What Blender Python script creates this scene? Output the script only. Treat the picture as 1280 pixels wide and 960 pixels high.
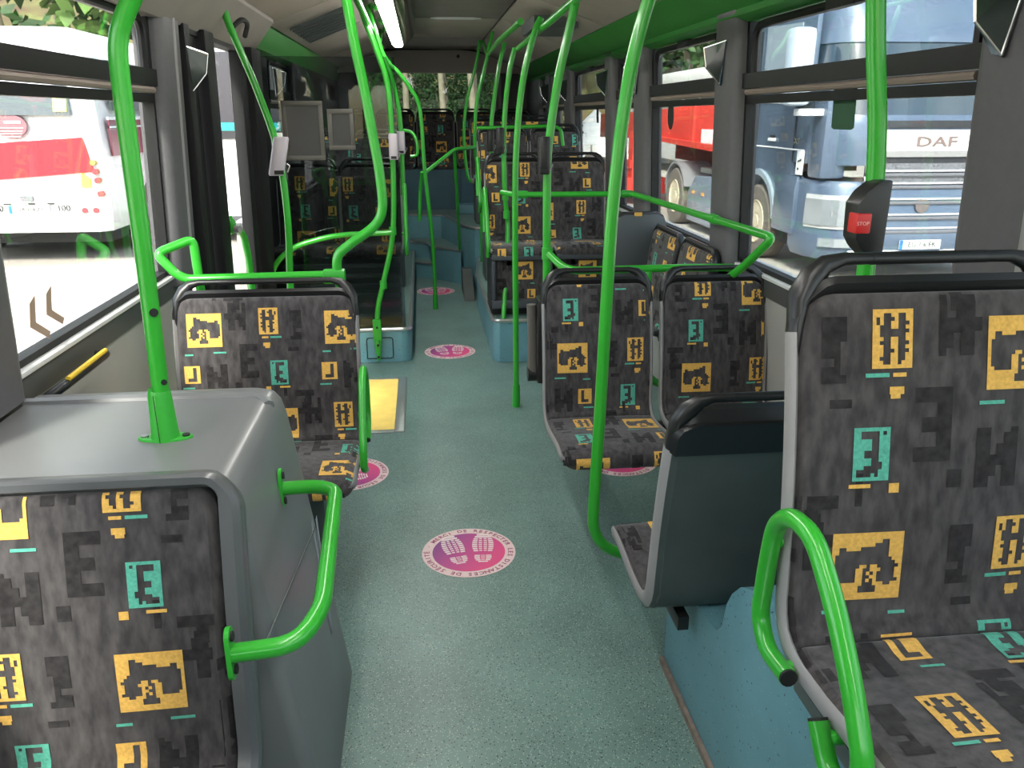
import bpy, bmesh, math, random
from mathutils import Vector, Matrix, noise
for o in list(bpy.data.objects): bpy.data.objects.remove(o)
SC = bpy.context.scene; COL = SC.collection; PI = math.pi; R = math.radians
random.seed(7)

# ------------------------------------------------------------------ camera, sky, sun, exposure
cd = bpy.data.cameras.new('camera'); cam = bpy.data.objects.new('camera', cd); COL.objects.link(cam)
cd.sensor_width = 36; cd.lens = 36 * 990 / 1280; cd.clip_start = .02; cd.clip_end = 400
cam.location = (0, 0, 1.55); cam.rotation_euler = (R(90 - 18.7), 0, R(-6.28)); SC.camera = cam
SC.view_settings.view_transform = 'Standard'; SC.view_settings.look = 'None'; SC.view_settings.gamma = 1
SC.view_settings.use_curve_mapping = False; SC.view_settings.exposure = 2.65
W = bpy.data.worlds.new('sky'); SC.world = W; W.use_nodes = True
nt = W.node_tree; nt.nodes.clear()
def nn(t, typ, **k):
    n = t.nodes.new(typ)
    for a, b in k.items(): setattr(n, a, b)
    return n
sky = nn(nt, 'ShaderNodeTexSky', sky_type='NISHITA', sun_disc=False, sun_elevation=R(40), sun_rotation=R(205), air_density=1.0, dust_density=2.0)
tc = nn(nt, 'ShaderNodeTexCoord'); mp = nn(nt, 'ShaderNodeMapping'); mp.inputs['Scale'].default_value = (1, 1, 2.2)
nz = nn(nt, 'ShaderNodeTexNoise'); nz.inputs['Scale'].default_value = 2.3; nz.inputs['Detail'].default_value = 6
rp = nn(nt, 'ShaderNodeValToRGB'); rp.color_ramp.elements[0].position = .42; rp.color_ramp.elements[1].position = .62
mx = nn(nt, 'ShaderNodeMixRGB'); mx.inputs[2].default_value = (7.5, 7.6, 7.8, 1)
bg = nn(nt, 'ShaderNodeBackground'); bg.inputs['Strength'].default_value = .17
ow = nn(nt, 'ShaderNodeOutputWorld'); L = nt.links.new
L(tc.outputs['Generated'], mp.inputs[0]); L(mp.outputs[0], nz.inputs['Vector']); L(nz.outputs['Fac'], rp.inputs[0])
L(rp.outputs[0], mx.inputs[0]); L(sky.outputs[0], mx.inputs[1]); L(mx.outputs[0], bg.inputs[0]); L(bg.outputs[0], ow.inputs[0])
sd = bpy.data.lights.new('sun', 'SUN'); sun = bpy.data.objects.new('sun', sd); COL.objects.link(sun)
sd.energy = 2.6; sd.angle = R(9); sd.color = (1, .95, .87)
sun.rotation_euler = Vector((.95, 2.15, -1.95)).to_track_quat('-Z', 'Y').to_euler()

# ------------------------------------------------------------------ materials
MATS = {}
def mat(name, col, rough=.5, metal=0, var=0, scale=30, bump=0, spec=.5, sheen=0, coat=0, col2=None, vstretch=None, emit=None):
    if name in MATS: return MATS[name]
    m = bpy.data.materials.new(name); m.use_nodes = True; t = m.node_tree; b = t.nodes['Principled BSDF']
    b.inputs['Base Color'].default_value = (*col, 1); b.inputs['Roughness'].default_value = rough; b.inputs['Metallic'].default_value = metal
    b.inputs['Specular IOR Level'].default_value = spec; b.inputs['Sheen Weight'].default_value = sheen; b.inputs['Coat Weight'].default_value = coat
    b.inputs['Coat Roughness'].default_value = .08
    if var or bump or col2:
        c = nn(t, 'ShaderNodeTexCoord'); mpp = nn(t, 'ShaderNodeMapping'); mpp.inputs['Scale'].default_value = vstretch or (1, 1, 1)
        n = nn(t, 'ShaderNodeTexNoise'); n.inputs['Scale'].default_value = scale; n.inputs['Detail'].default_value = 5
        t.links.new(c.outputs['Object'], mpp.inputs[0]); t.links.new(mpp.outputs[0], n.inputs['Vector'])
        if var or col2:
            r = nn(t, 'ShaderNodeValToRGB'); e = r.color_ramp.elements; e[0].position = .3; e[1].position = .72
            lo = col2 or tuple(x * (1 - var) for x in col); hi = col if col2 else tuple(min(1, x * (1 + var)) for x in col)
            e[0].color = (*lo, 1); e[1].color = (*hi, 1)
            t.links.new(n.outputs['Fac'], r.inputs[0]); t.links.new(r.outputs[0], b.inputs['Base Color'])
        if bump:
            bp = nn(t, 'ShaderNodeBump'); bp.inputs['Strength'].default_value = bump; bp.inputs['Distance'].default_value = .002
            t.links.new(n.outputs['Fac'], bp.inputs['Height']); t.links.new(bp.outputs[0], b.inputs['Normal'])
    if emit:
        b.inputs['Emission Color'].default_value = (*emit[0], 1); b.inputs['Emission Strength'].default_value = emit[1]
    MATS[name] = m; return m
def speckled(name, base, specks, scale, rough=.5, dens=.12):
    m = bpy.data.materials.new(name); m.use_nodes = True; t = m.node_tree; b = t.nodes['Principled BSDF']; b.inputs['Roughness'].default_value = rough
    c = nn(t, 'ShaderNodeTexCoord'); prev = None
    n = nn(t, 'ShaderNodeTexNoise'); n.inputs['Scale'].default_value = 3; n.inputs['Detail'].default_value = 6; t.links.new(c.outputs['Object'], n.inputs['Vector'])
    r = nn(t, 'ShaderNodeValToRGB'); r.color_ramp.elements[0].position = .3; r.color_ramp.elements[1].position = .7
    r.color_ramp.elements[0].color = (*[x * .82 for x in base], 1); r.color_ramp.elements[1].color = (*[min(1, x * 1.15) for x in base], 1)
    t.links.new(n.outputs['Fac'], r.inputs[0]); prev = r.outputs[0]
    for i, (cc, sc, d) in enumerate(specks):
        v = nn(t, 'ShaderNodeTexVoronoi'); v.inputs['Scale'].default_value = sc; v.inputs['Randomness'].default_value = 1
        mp_ = nn(t, 'ShaderNodeMapping'); mp_.inputs['Location'].default_value = (i * 3.1, i * 1.7, i * 2.3)
        t.links.new(c.outputs['Object'], mp_.inputs[0]); t.links.new(mp_.outputs[0], v.inputs['Vector'])
        lt = nn(t, 'ShaderNodeMath', operation='LESS_THAN'); lt.inputs[1].default_value = d; t.links.new(v.outputs['Distance'], lt.inputs[0])
        mm = nn(t, 'ShaderNodeMixRGB'); mm.inputs[2].default_value = (*cc, 1); t.links.new(lt.outputs[0], mm.inputs[0]); t.links.new(prev, mm.inputs[1]); prev = mm.outputs[0]
    t.links.new(prev, b.inputs['Base Color']); MATS[name] = m; return m
def glassmat(name, tint, refl=.022):
    m = bpy.data.materials.new(name); m.use_nodes = True; t = m.node_tree; t.nodes.clear()
    tr = nn(t, 'ShaderNodeBsdfTransparent'); tr.inputs[0].default_value = (*tint, 1)
    gl = nn(t, 'ShaderNodeBsdfGlossy'); gl.inputs['Roughness'].default_value = .02; gl.inputs[0].default_value = (.9, .95, 1, 1)
    fr = nn(t, 'ShaderNodeFresnel'); fr.inputs[0].default_value = 1.45; mul = nn(t, 'ShaderNodeMath', operation='MULTIPLY'); mul.inputs[1].default_value = refl * 12
    mi = nn(t, 'ShaderNodeMixShader'); o = nn(t, 'ShaderNodeOutputMaterial')
    t.links.new(fr.outputs[0], mul.inputs[0]); t.links.new(mul.outputs[0], mi.inputs[0]); t.links.new(tr.outputs[0], mi.inputs[1]); t.links.new(gl.outputs[0], mi.inputs[2]); t.links.new(mi.outputs[0], o.inputs[0])
    MATS[name] = m; return m
green = mat('green_paint', (.030, .37, .027), .28, var=.06, scale=8, coat=.3)
green_d = mat('green_bracket', (.03, .36, .03), .35)
cove_g = mat('green_cove_panel', (.028, .21, .03), .45, var=.08, scale=3)
black = mat('black_plastic', (.012, .012, .013), .35, bump=.1, scale=400)
rubber = mat('black_rubber', (.01, .01, .01), .7)
gplast = mat('grey_plastic_shell', (.20, .21, .21), .45, var=.08, scale=14, bump=.15)
gdark = mat('dark_green_grey_panel', (.072, .088, .084), .42, var=.1, scale=10, bump=.2)
lgrey = mat('light_grey_rim', (.27, .26, .26), .45, var=.05, scale=10)
fab = mat('charcoal_velour', (.088, .080, .081), .95, col2=(.034, .031, .033), scale=55, bump=.6, spec=.1, sheen=.25, vstretch=(1, 1, .35))
fab_d = mat('charcoal_velour_black_motif', (.040, .037, .038), .95, col2=(.018, .016, .017), scale=60, bump=.5, spec=.1, sheen=.12)
fab_y = mat('yellow_velour_motif', (.70, .41, .10), .9, var=.16, scale=160, bump=.5, spec=.1, sheen=.1)
fab_t = mat('teal_velour_motif', (.10, .40, .30), .9, var=.18, scale=160, bump=.5, spec=.1, sheen=.1)
floor_m = speckled('speckled_vinyl_floor', (.135, .225, .205), [((.42, .50, .44), 150, .20), ((.025, .05, .045), 95, .20), ((.34, .45, .40), 75, .13)], 1, .38)
vinyl_b = speckled('blue_speckled_vinyl', (.13, .30, .35), [((.02, .04, .05), 48, .12), ((.30, .45, .50), 70, .10)], 1, .42)
vinyl_d = speckled('dark_blue_vinyl', (.055, .13, .17), [((.02, .04, .05), 48, .12)], 1, .42)
alu = mat('brushed_aluminium', (.62, .62, .62), .3, .85, var=.06, scale=60, vstretch=(.1, 6, 1))
steel = mat('bolt_steel', (.35, .35, .35), .35, .9)
pillar_m = mat('grey_pillar_vinyl', (.098, .095, .102), .5, var=.06, scale=40, bump=.2)
wallm = mat('warm_grey_side_panel', (.36, .35, .32), .5, var=.05, scale=6)
wall_b = mat('dark_grey_band', (.06, .065, .065), .5)
ceil_m = mat('cream_ceiling_panel', (.40, .345, .30), .55, var=.06, scale=5)
ceil_g = mat('grey_ceiling_panel', (.25, .22, .20), .6, var=.08, scale=5)
dark_m = mat('dark_lining', (.02, .021, .023), .5, var=.1, scale=20)
glass_r = glassmat('tinted_window_glass', (.60, .63, .62)); glass_l = glassmat('clear_window_glass', (.74, .76, .75)); glass_s = glassmat('smoked_screen_glass', (.62, .66, .66), .08); glass_k = glassmat('rear_window_glass', (.42, .46, .44))
yel_p = mat('yellow_paint', (.80, .52, .04), .4)
red_p = mat('red_button', (.55, .02, .02), .35)
white_p = mat('white_paint', (.80, .80, .80), .35)
lilac = mat('pale_lilac_casing', (.50, .45, .50), .45)
chrome = mat('chrome', (.75, .75, .75), .12, 1)

# ------------------------------------------------------------------ mesh helpers
def mesh_obj(name, V, F, m, parent=None, smooth=False, bevel=0, weld=False, mi=None, org=None):
    me = bpy.data.meshes.new(name)
    if org is None: org = parent['_o'] if parent is not None and '_o' in parent else (0, 0, 0)
    if parent is not None and '_o' not in parent: org = ORG.get(parent.name, (0, 0, 0))
    me.from_pydata([(v[0] - org[0], v[1] - org[1], v[2] - org[2]) for v in V], [], F)
    ms = m if isinstance(m, (list, tuple)) else [m]
    for q in ms: me.materials.append(q)
    if mi: me.polygons.foreach_set('material_index', mi)
    if weld:
        b = bmesh.new(); b.from_mesh(me); bmesh.ops.remove_doubles(b, verts=b.verts, dist=1e-5); b.to_mesh(me); b.free()
    if bevel:
        b = bmesh.new(); b.from_mesh(me); bmesh.ops.recalc_face_normals(b, faces=b.faces)
        ed = [e for e in b.edges if len(e.link_faces) == 2 and e.calc_face_angle(0) > .5]
        bmesh.ops.bevel(b, geom=ed, offset=bevel, segments=2, profile=.6, affect='EDGES', clamp_overlap=True); b.to_mesh(me); b.free()
    if smooth or bevel:
        me.polygons.foreach_set('use_smooth', [True] * len(me.polygons))
        me.set_sharp_from_angle(angle=R(38))
    o = bpy.data.objects.new(name, me); COL.objects.link(o)
    if parent is not None: o.parent = parent; ORG[o.name] = org
    return o
ORG = {}
def thing(name, label, cat, loc=(0, 0, 0), group=None):
    o = bpy.data.objects.new(name, None); COL.objects.link(o); o.location = loc; o.empty_display_size = .05
    o['label'] = label; o['category'] = cat; ORG[o.name] = tuple(loc)
    if group: o['group'] = group
    return o
def tag(o, label, cat, group=None, kind=None):
    o['label'] = label; o['category'] = cat
    if group: o['group'] = group
    if kind: o['kind'] = kind
    return o
def struct(name):
    o = bpy.data.objects.new(name, None); COL.objects.link(o); o['kind'] = 'structure'; ORG[o.name] = (0, 0, 0); o.empty_display_size = .05; return o
def recenter(o):                                                    # put a top-level mesh's origin at its base centre
    me = o.data; xs = [v.co.copy() for v in me.vertices]
    c = Vector(((min(v.x for v in xs) + max(v.x for v in xs)) / 2, (min(v.y for v in xs) + max(v.y for v in xs)) / 2, min(v.z for v in xs)))
    me.transform(Matrix.Translation(-c)); o.location = c; ORG[o.name] = tuple(c); return o
class MB:
    def __init__(s): s.V = []; s.F = []; s.M = []
    def add(s, V, F, m=0):
        k = len(s.V); s.V += [tuple(v) for v in V]; s.F += [tuple(i + k for i in f) for f in F]; s.M += [m] * len(F); return s
    def box(s, x0, x1, y0, y1, z0, z1, m=0):
        V = [(x, y, z) for x in (x0, x1) for y in (y0, y1) for z in (z0, z1)]
        return s.add(V, [(0, 1, 3, 2), (4, 6, 7, 5), (0, 4, 5, 1), (2, 3, 7, 6), (0, 2, 6, 4), (1, 5, 7, 3)], m)
    def hexa(s, q0, q1, m=0):                                       # two quads, joined
        return s.add(list(q0) + list(q1), [(3, 2, 1, 0), (4, 5, 6, 7), (0, 1, 5, 4), (1, 2, 6, 5), (2, 3, 7, 6), (3, 0, 4, 7)], m)
    def prism(s, pts, a, b, axis, m=0):                             # polygon in the other two axes, from a to b on axis
        def P(p, t): return {'x': (t, p[0], p[1]), 'y': (p[0], t, p[1]), 'z': (p[0], p[1], t)}[axis]
        n = len(pts); V = [P(p, a) for p in pts] + [P(p, b) for p in pts]
        return s.add(V, [tuple(range(n))[::-1], tuple(range(n, 2 * n))] + [(i, (i + 1) % n, (i + 1) % n + n, i + n) for i in range(n)], m)
    def loft(s, rings, caps=True, m=0, closed=True):
        n = len(rings[0]); V = [p for r_ in rings for p in r_]; F = []
        for j in range(len(rings) - 1):
            for i in range(n if closed else n - 1):
                a = j * n + i; b = j * n + (i + 1) % n; F.append((a, b, b + n, a + n))
        if caps: F.append(tuple(range(n))[::-1]); F.append(tuple((len(rings) - 1) * n + i for i in range(n)))
        return s.add(V, F, m)
    def tube(s, pts, r, n=12, m=0, caps=True, bend=None):
        pts = [Vector(p) for p in pts]
        if bend:
            out = [pts[0]]
            for i in range(1, len(pts) - 1):
                a, b, c = pts[i - 1], pts[i], pts[i + 1]; d = min(bend, (a - b).length * .48, (c - b).length * .48)
                p, q = b + (a - b).normalized() * d, b + (c - b).normalized() * d
                for k in range(7):
                    t = k / 6; out.append(p * (1 - t) ** 2 + b * 2 * t * (1 - t) + q * t * t)
            out.append(pts[-1]); pts = out
        pts = [p for i, p in enumerate(pts) if i == 0 or (p - pts[i - 1]).length > 1e-5]
        T = [(pts[min(i + 1, len(pts) - 1)] - pts[max(i - 1, 0)]).normalized() for i in range(len(pts))]
        u = T[0].orthogonal().normalized(); rings = []
        for i, p in enumerate(pts):
            u = (u - T[i] * u.dot(T[i])).normalized(); w = T[i].cross(u)
            rr = r if not isinstance(r, (list, tuple)) else r[i]
            rings.append([p + (u * math.cos(2 * PI * k / n) + w * math.sin(2 * PI * k / n)) * rr for k in range(n)])
        return s.loft(rings, caps, m)
    def cyl(s, a, b, r, n=16, m=0, r2=None): return s.tube([a, b], [r, r if r2 is None else r2], n, m)
    def build(s, name, m, parent=None, smooth=False, bevel=0, **k):
        return mesh_obj(name, s.V, s.F, m, parent, smooth, bevel, mi=s.M if any(s.M) else None, **k)
def smoothpts(pts, k=6):                                            # Catmull-Rom through the points
    P = [Vector(p) for p in pts]; P = [P[0] * 2 - P[1]] + P + [P[-1] * 2 - P[-2]]; out = []
    for i in range(1, len(P) - 2):
        for j in range(k):
            t = j / k; a, b, c, d = P[i - 1], P[i], P[i + 1], P[i + 2]
            out.append(.5 * ((2 * b) + (c - a) * t + (2 * a - 5 * b + 4 * c - d) * t * t + (3 * b - a - 3 * c + d) * t ** 3))
    out.append(P[-2]); return out
TX = {}
def text_geo(s, size=1, ext=.004, bold=.0):                         # lettering as a flat mesh centred on the origin in x/y
    key = (s, ext, bold)
    if key not in TX:
        c = bpy.data.curves.new('lettering', 'FONT'); c.body = s; c.size = 1; c.align_x = 'CENTER'; c.align_y = 'CENTER'; c.extrude = ext; c.resolution_u = 2; c.offset = bold
        o = bpy.data.objects.new('lettering', c); COL.objects.link(o); bpy.context.view_layer.update()
        me = bpy.data.meshes.new_from_object(o.evaluated_get(bpy.context.evaluated_depsgraph_get()))
        TX[key] = ([v.co.copy() for v in me.vertices], [tuple(p.vertices) for p in me.polygons]); bpy.data.objects.remove(o); bpy.data.curves.remove(c)
    V, F = TX[key]; return [Vector((v.x * size, v.y * size, v.z)) for v in V], F
def place_text(mb, s, size, org, ux, uy, ext=.003, m=0, bold=.0, sx=1):
    V, F = text_geo(s, size, ext, bold); ux = Vector(ux).normalized(); uy = Vector(uy).normalized(); un = ux.cross(uy)
    mb.add([Vector(org) + ux * v.x * sx + uy * v.y + un * v.z for v in V], F, m)
def xw(side, z):                                                    # inner face of the leaning side walls
    return (1.355 - .047 * (z - .96)) if side > 0 else (-1.012 + .047 * (z - .96))

# ------------------------------------------------------------------ bus shell: floor, podiums, steps
RW, LW = 1.40, -1.06
fl = struct('floor')
MB().box(LW, RW, -1.6, 8.3, -.05, 0).build('floor_covering', floor_m, fl)
def arcpts(cx, cy, r, a0, a1, n=5): return [(cx + r * math.cos(R(a0 + (a1 - a0) * i / n)), cy + r * math.sin(R(a0 + (a1 - a0) * i / n))) for i in range(n + 1)]
def edge_trim(parent, pts, z, name='edge_trim', w=.022):            # aluminium nosing along a platform edge
    return MB().tube([(x, y, z - .004) for x, y in pts], .013, 6).build(name, alu, parent, smooth=True)
pr = struct('trim_1')                                               # right podium behind the wheelchair bay
poly = [(RW, 5.0)] + [(.47, 5.0)] + arcpts(.50, 5.07, .07, 250, 180, 5) + [(.43, 6.6), (.5, 7.42), (RW, 7.42)]
MB().prism(poly, .002, .28, 'z').build('podium_body', vinyl_b, pr, smooth=True)
MB().prism([(x + .012 if x < RW else x, y + .012) for x, y in poly], .28, .284, 'z').build('podium_top', floor_m, pr)
edge_trim(pr, [(1.25, 5.0)] + poly[1:-1], .287)
pl = struct('trim_2')                                               # left podium behind the door
poly = [(LW, 5.09)] + [(-.17, 5.09)] + arcpts(-.17, 5.15, .06, 270, 360, 5) + [(-.11, 8.3), (LW, 8.3)]
MB().prism(poly, .002, .22, 'z').build('podium_body', vinyl_b, pl, smooth=True)
MB().prism([(x - .012 if x > LW else x, y + .012) for x, y in poly], .22, .224, 'z').build('podium_top', floor_m, pl)
edge_trim(pl, [(-.95, 5.09)] + poly[1:-1], .227)
hp = MB().tube([(-.40, 5.086, .03), (-.40, 5.086, .17), (-.23, 5.086, .17), (-.23, 5.086, .03), (-.40, 5.086, .03)], .003, 6, bend=.02).build('hatch_outline', rubber, pl)
MB().box(-.95, -.56, 5.06, 5.088, .02, .20).build('heater_panel', gdark, pl, bevel=.006)
# rear stair
st = struct('trim_3')
MB().prism([(-.15, 8.06), (.075, 7.915), (.12, 8.18), (-.15, 8.32)], .001, .15, 'z').build('lower_step', vinyl_b, st, smooth=True)
MB().prism([(-.14, 8.075), (.07, 7.93), (.10, 8.17), (-.14, 8.30)], .15, .155, 'z').build('lower_step_top', floor_m, st)
MB().prism([(.075, 7.915), (.345, 7.615), (.33, 7.9), (.22, 8.42), (-.15, 8.55), (-.15, 8.30), (.05, 8.16)], .001, .32, 'z').build('upper_step', vinyl_b, st, smooth=True)
MB().prism([(.085, 7.93), (.335, 7.64), (.32, 7.9), (.21, 8.41), (-.14, 8.54), (-.14, 8.31), (.06, 8.17)], .32, .325, 'z').build('upper_step_top', floor_m, st)
top = [(-1.06, 8.62), (-.15, 8.58), (.18, 8.5), (.235, 8.4), (.34, 7.85), (.38, 7.6), (.47, 7.44), (.52, 7.42), (RW, 7.42), (RW, 9.9), (-1.06, 9.9)]
MB().prism(top, .001, .56, 'z').build('rear_platform', vinyl_b, st, smooth=True)
MB().prism([(x, y + .012) for x, y in top], .56, .565, 'z').build('rear_platform_top', floor_m, st)
edge_trim(st, top[1:8], .566, 'edge_trim'); edge_trim(st, [(.08, 7.915), (.345, 7.62)], .325, 'edge_trim'); edge_trim(st, [(-.14, 8.05), (.075, 7.915)], .155, 'edge_trim'); edge_trim(st, [(-.14, 8.29), (.03, 8.17), (.075, 7.93)], .325, 'edge_trim')
MB().box(LW, .42, 9.0, 9.3, .565, 1.0).build('bulkhead', vinyl_d, st); MB().box(.42, RW, 8.9, 9.3, .565, 1.0).build('bulkhead', vinyl_d, st)
MB().prism([(.36, 8.55), (.55, 8.52), (.55, 8.75), (.36, 8.75)], .565, .66, 'z').build('bulkhead_foot', vinyl_b, st, bevel=.01)
MB().prism([(6.85, .002), (7.42, .002), (7.42, .20), (7.22, .22)], .335, .425, 'x').build('kick_wedge', gdark, pr)

# ------------------------------------------------------------------ side walls
sill = mat('pale_sill_ledge', (.62, .61, .60), .4)
def wall(side, y0, y1, name, under=True):
    s = struct(name); x = xw(side, .9); o = side * .12; X = lambda z: xw(side, z)
    for a, b in ([(y0, y1)] if isinstance(y0, float) else y0):
        MB().hexa([(X(0) , a, 0), (X(0) + o, a, 0), (X(0) + o, b, 0), (X(0), b, 0)], [(X(.86), a, .86), (X(.86) + o, a, .86), (X(.86) + o, b, .86), (X(.86), b, .86)]).build('side_panel', wallm, s)
        MB().box(*sorted((X(.9) - side * .006, X(.9) + o)), a, b, .86, .932).build('dark_band', wall_b, s, bevel=.004)
        MB().box(*sorted((X(.95) - side * .012, X(.95) + o)), a, b, .932, .945).build('sill_ledge', sill, s, bevel=.003)
        MB().box(*sorted((X(.95) + side * .012, X(.95) + side * .05)), a, b, .945, .964).build('window_gasket', rubber, s)
    return s
wr = wall(1, -1.6, 10.0, 'wall_right'); wl = wall(-1, [(-1.6, 3.56), (5.02, 6.62)], None, 'wall_left')
# wheel-box and aisle-side skirt under the rear seats are part of the podiums; header above windows
def pillar(side, y0, y1, par, m=pillar_m, z0=.9, z1=1.98):
    X = lambda z: xw(side, z); d = .045; b = MB(); rings = []
    for z in (z0, z0 + .25, z0 + .5, z0 + .75, z1):
        xo = X(z) + side * .06; xi = X(z) - side * d
        rings.append([(xo, y0, z), (xi + side * .03, y0, z), (xi + side * .008, y0 + .015, z), (xi, y0 + .04, z), (xi, y1 - .04, z), (xi + side * .008, y1 - .015, z), (xi + side * .03, y1, z), (xo, y1, z)])
    return b.loft(rings).build('pillar', m, par, smooth=True)
RP = [(1.42, 1.85), (3.32, 3.59), (4.70, 4.98), (5.52, 5.76), (7.08, 7.42), (8.15, 8.5)]
for a, b in RP: pillar(1, a, b, wr)
for a, b in [(1.50, 1.945), (3.27, 3.53)]: pillar(-1, a, b, wl)
MB().tube([(xw(-1, .95) + .04, 3.42, .95), (xw(-1, 1.95) + .04, 3.42, 1.95)], .012, 10).build('pillar_ridge', lgrey, wl, smooth=True)
MB().tube([(xw(1, .95) - .05, 1.55, .95), (xw(1, 1.95) - .05, 1.55, 1.95)], .035, 10).build('pillar_ridge', lgrey, wr, smooth=True)
fr_m = mat('black_window_frame', (.006, .006, .007), .4, spec=.3)
def window(side, y0, y1, name, glassm, split=True, hopper=True, z1=1.935, gy=None):
    s = struct(name); X = lambda z: xw(side, z) + side * .03; b = MB()
    def strip(z0, z1_, a, b_, t0=.0, t1=.03, mb=None):
        (mb or b).hexa([(X(z0) - side * t1, a, z0), (X(z0) + side * .012, a, z0), (X(z0) + side * .012, b_, z0), (X(z0) - side * t1, b_, z0)], [(X(z1_) - side * t1, a, z1_), (X(z1_) + side * .012, a, z1_), (X(z1_) + side * .012, b_, z1_), (X(z1_) - side * t1, b_, z1_)])
    strip(.955, z1, y0, y0 + .018); strip(.955, z1, y1 - .018, y1); strip(1.93, 2.0, y0, y1)
    b.build('frame', fr_m, s)
    if split:
        q = MB(); strip(1.655, 1.712, y0, y1, t1=.045, mb=q); strip(1.597, 1.628, y0, y1, t1=.03, mb=q); q.build('transom', fr_m, s)
        q = MB(); q.tube([(X(1.641) - side * .035, y0 + .03, 1.641), (X(1.641) - side * .035, y1 - .03, 1.641)], .012, 8).build('blind_tube', mat('taupe_strip', (.24, .19, .16), .4), s, smooth=True)
        if hopper:
            a, c = y0 + .06, y1 - .06; q = MB()
            P = [(a, 1.705), (a, 1.885), (c, 1.885), (c, 1.705)]
            q.tube([(X(z) - side * .02, y, z) for y, z in P], .016, 8, bend=.07).build('hopper_frame', fr_m, s, smooth=True)
            MB().box(*sorted((X(1.9) - side * .035, X(1.9))), (a + c) / 2 - .09, (a + c) / 2 + .09, 1.87, 1.91).build('hopper_catch', fr_m, s, bevel=.006)
    MB().hexa([(X(.95), y0, .95), (X(.95) + side * .004, y0, .95), (X(.95) + side * .004, y1, .95), (X(.95), y1, .95)], [(X(1.95), y0, 1.95), (X(1.95) + side * .004, y0, 1.95), (X(1.95) + side * .004, y1, 1.95), (X(1.95), y1, 1.95)]).build('pane', glassm, s)
    return s
ys = [-1.6] + [v for p in RP for v in p] + [8.9]
k = 1
for i in range(0, len(ys), 2):
    if ys[i + 1] > 9: continue
    window(1, ys[i], ys[i + 1], 'window_%d' % k, glass_r); k += 1
window(-1, 1.945, 3.27, 'window_%d' % k, glass_l); k += 1
window(-1, .25, 1.50, 'window_%d' % k, glass_l); k += 1
window(-1, 5.62, 6.5, 'window_%d' % k, glass_r, hopper=True); k += 1
MB().box(LW, -.93, 6.5, 10, .2, 2.1).build('engine_tower_lining', dark_m, wl)
MB().box(1.27, RW, 8.9, 10, .2, 2.1).build('rear_side_lining', mat('grey_lining', (.10, .10, .105), .5), wr)
MB().box(LW, -.97, 4.99, 5.62, .2, 2.0).build('door_post_panel', dark_m, wl); MB().box(LW, -.97, -1.6, .25, .9, 2.0).build('front_door_panel', dark_m, wl)  # unseen front door panel added to cut light from the front
# header / coves
cr = struct('trim_4')
MB().prism([(1.34, 1.905), (1.30, 1.905), (1.262, 1.925), (1.268, 1.95), (1.22, 1.975), (1.125, 2.055), (1.125, 2.09), (1.40, 2.09), (1.40, 1.96)], -1.6, 9.98, 'y').build('green_cove', cove_g, cr, smooth=True)
MB().prism([(-1.02, 1.905), (-.965, 1.905), (-.93, 1.925), (-.925, 1.95), (-.855, 2.055), (-.855, 2.09), (-1.06, 2.09)], 5.0, 9.98, 'y').build('green_cove', cove_g, cr, smooth=True)
MB().prism([(-1.06, 1.89), (-.93, 1.89), (-.90, 1.92), (-.80, 2.045), (-.80, 2.09), (-1.06, 2.09)], -1.6, 4.98, 'y').build('door_header', ceil_g, cr, smooth=True)
MB().tube([(-.885, 4.2, 1.93), (-.83, 4.25, 1.99), (-.82, 4.35, 1.98), (-.86, 4.45, 1.93)], .012, 8, bend=.04).build('header_cable', rubber, cr, smooth=True)
# ceiling: separate panels with dark joints
ce = struct('ceiling')
MB().prism([(-1.1, 2.1), (-.85, 2.1), (-.3, 2.29), (.62, 2.29), (1.14, 2.1), (1.42, 2.1), (1.42, 2.4), (-1.1, 2.4)], -1.6, 10.2, 'y').build('roof_lining', dark_m, ce)
Yj = [-1.6, .4, 2.3, 3.5, 5.1, 6.5, 8.0, 9.4]
for i in range(len(Yj) - 1):
    a, b = Yj[i] + .012, Yj[i + 1] - .012
    def pan(P0, P1, m, nm='ceiling_panel'):
        (x0, z0), (x1, z1) = P0, P1
        return MB().hexa([(x0, a, z0), (x1, a, z1), (x1, b, z1), (x0, b, z0)], [(x0, a, z0 + .02), (x1, a, z1 + .02), (x1, b, z1 + .02), (x0, b, z0 + .02)]).build(nm, m, ce, bevel=.004)
    pan((.635, 2.235), (1.12, 2.058), ceil_m); pan((-.845, 2.045), (-.36, 2.235), ceil_m); pan((-.345, 2.24), (.62, 2.24), ceil_m if i % 2 else ceil_g)
MB().box(.72, 1.0, 5.3, 5.9, 2.07, 2.14).build('vent_grille', gdark, ce); 
for i in range(9):
    y = 5.45 + i * .115; MB().hexa([(-.78, y, 2.062), (-.45, y, 2.19), (-.45, y + .03, 2.19), (-.78, y + .03, 2.062)], [(-.78, y, 2.05), (-.45, y, 2.178), (-.45, y + .03, 2.178), (-.78, y + .03, 2.05)]).build('vent_slat', gdark, ce)
MB().prism([(.10, 6.45), (.16, 6.40), (.42, 6.40), (.48, 6.45), (.42, 6.50), (.16, 6.50)], 2.233, 2.239, 'z').build('ceiling_label', white_p, ce)
MB().prism([(-1.05, 2.0), (-.6, 2.0), (1.25, 2.0), (1.25, 2.05), (.72, 2.235), (.6, 2.25), (-.34, 2.25), (-.42, 2.235), (-1.05, 2.06)], 9.42, 9.5, 'y').build('end_panel', mat('taupe_end_panel', (.34, .29, .26), .55), ce)
tr = MB().tube([(-.86, 9.41, 2.075), (-.36, 9.41, 2.24), (.62, 9.41, 2.25), (1.12, 9.41, 2.07)], .014, 6, bend=.2).build('end_seal', rubber, ce, smooth=True)
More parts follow.
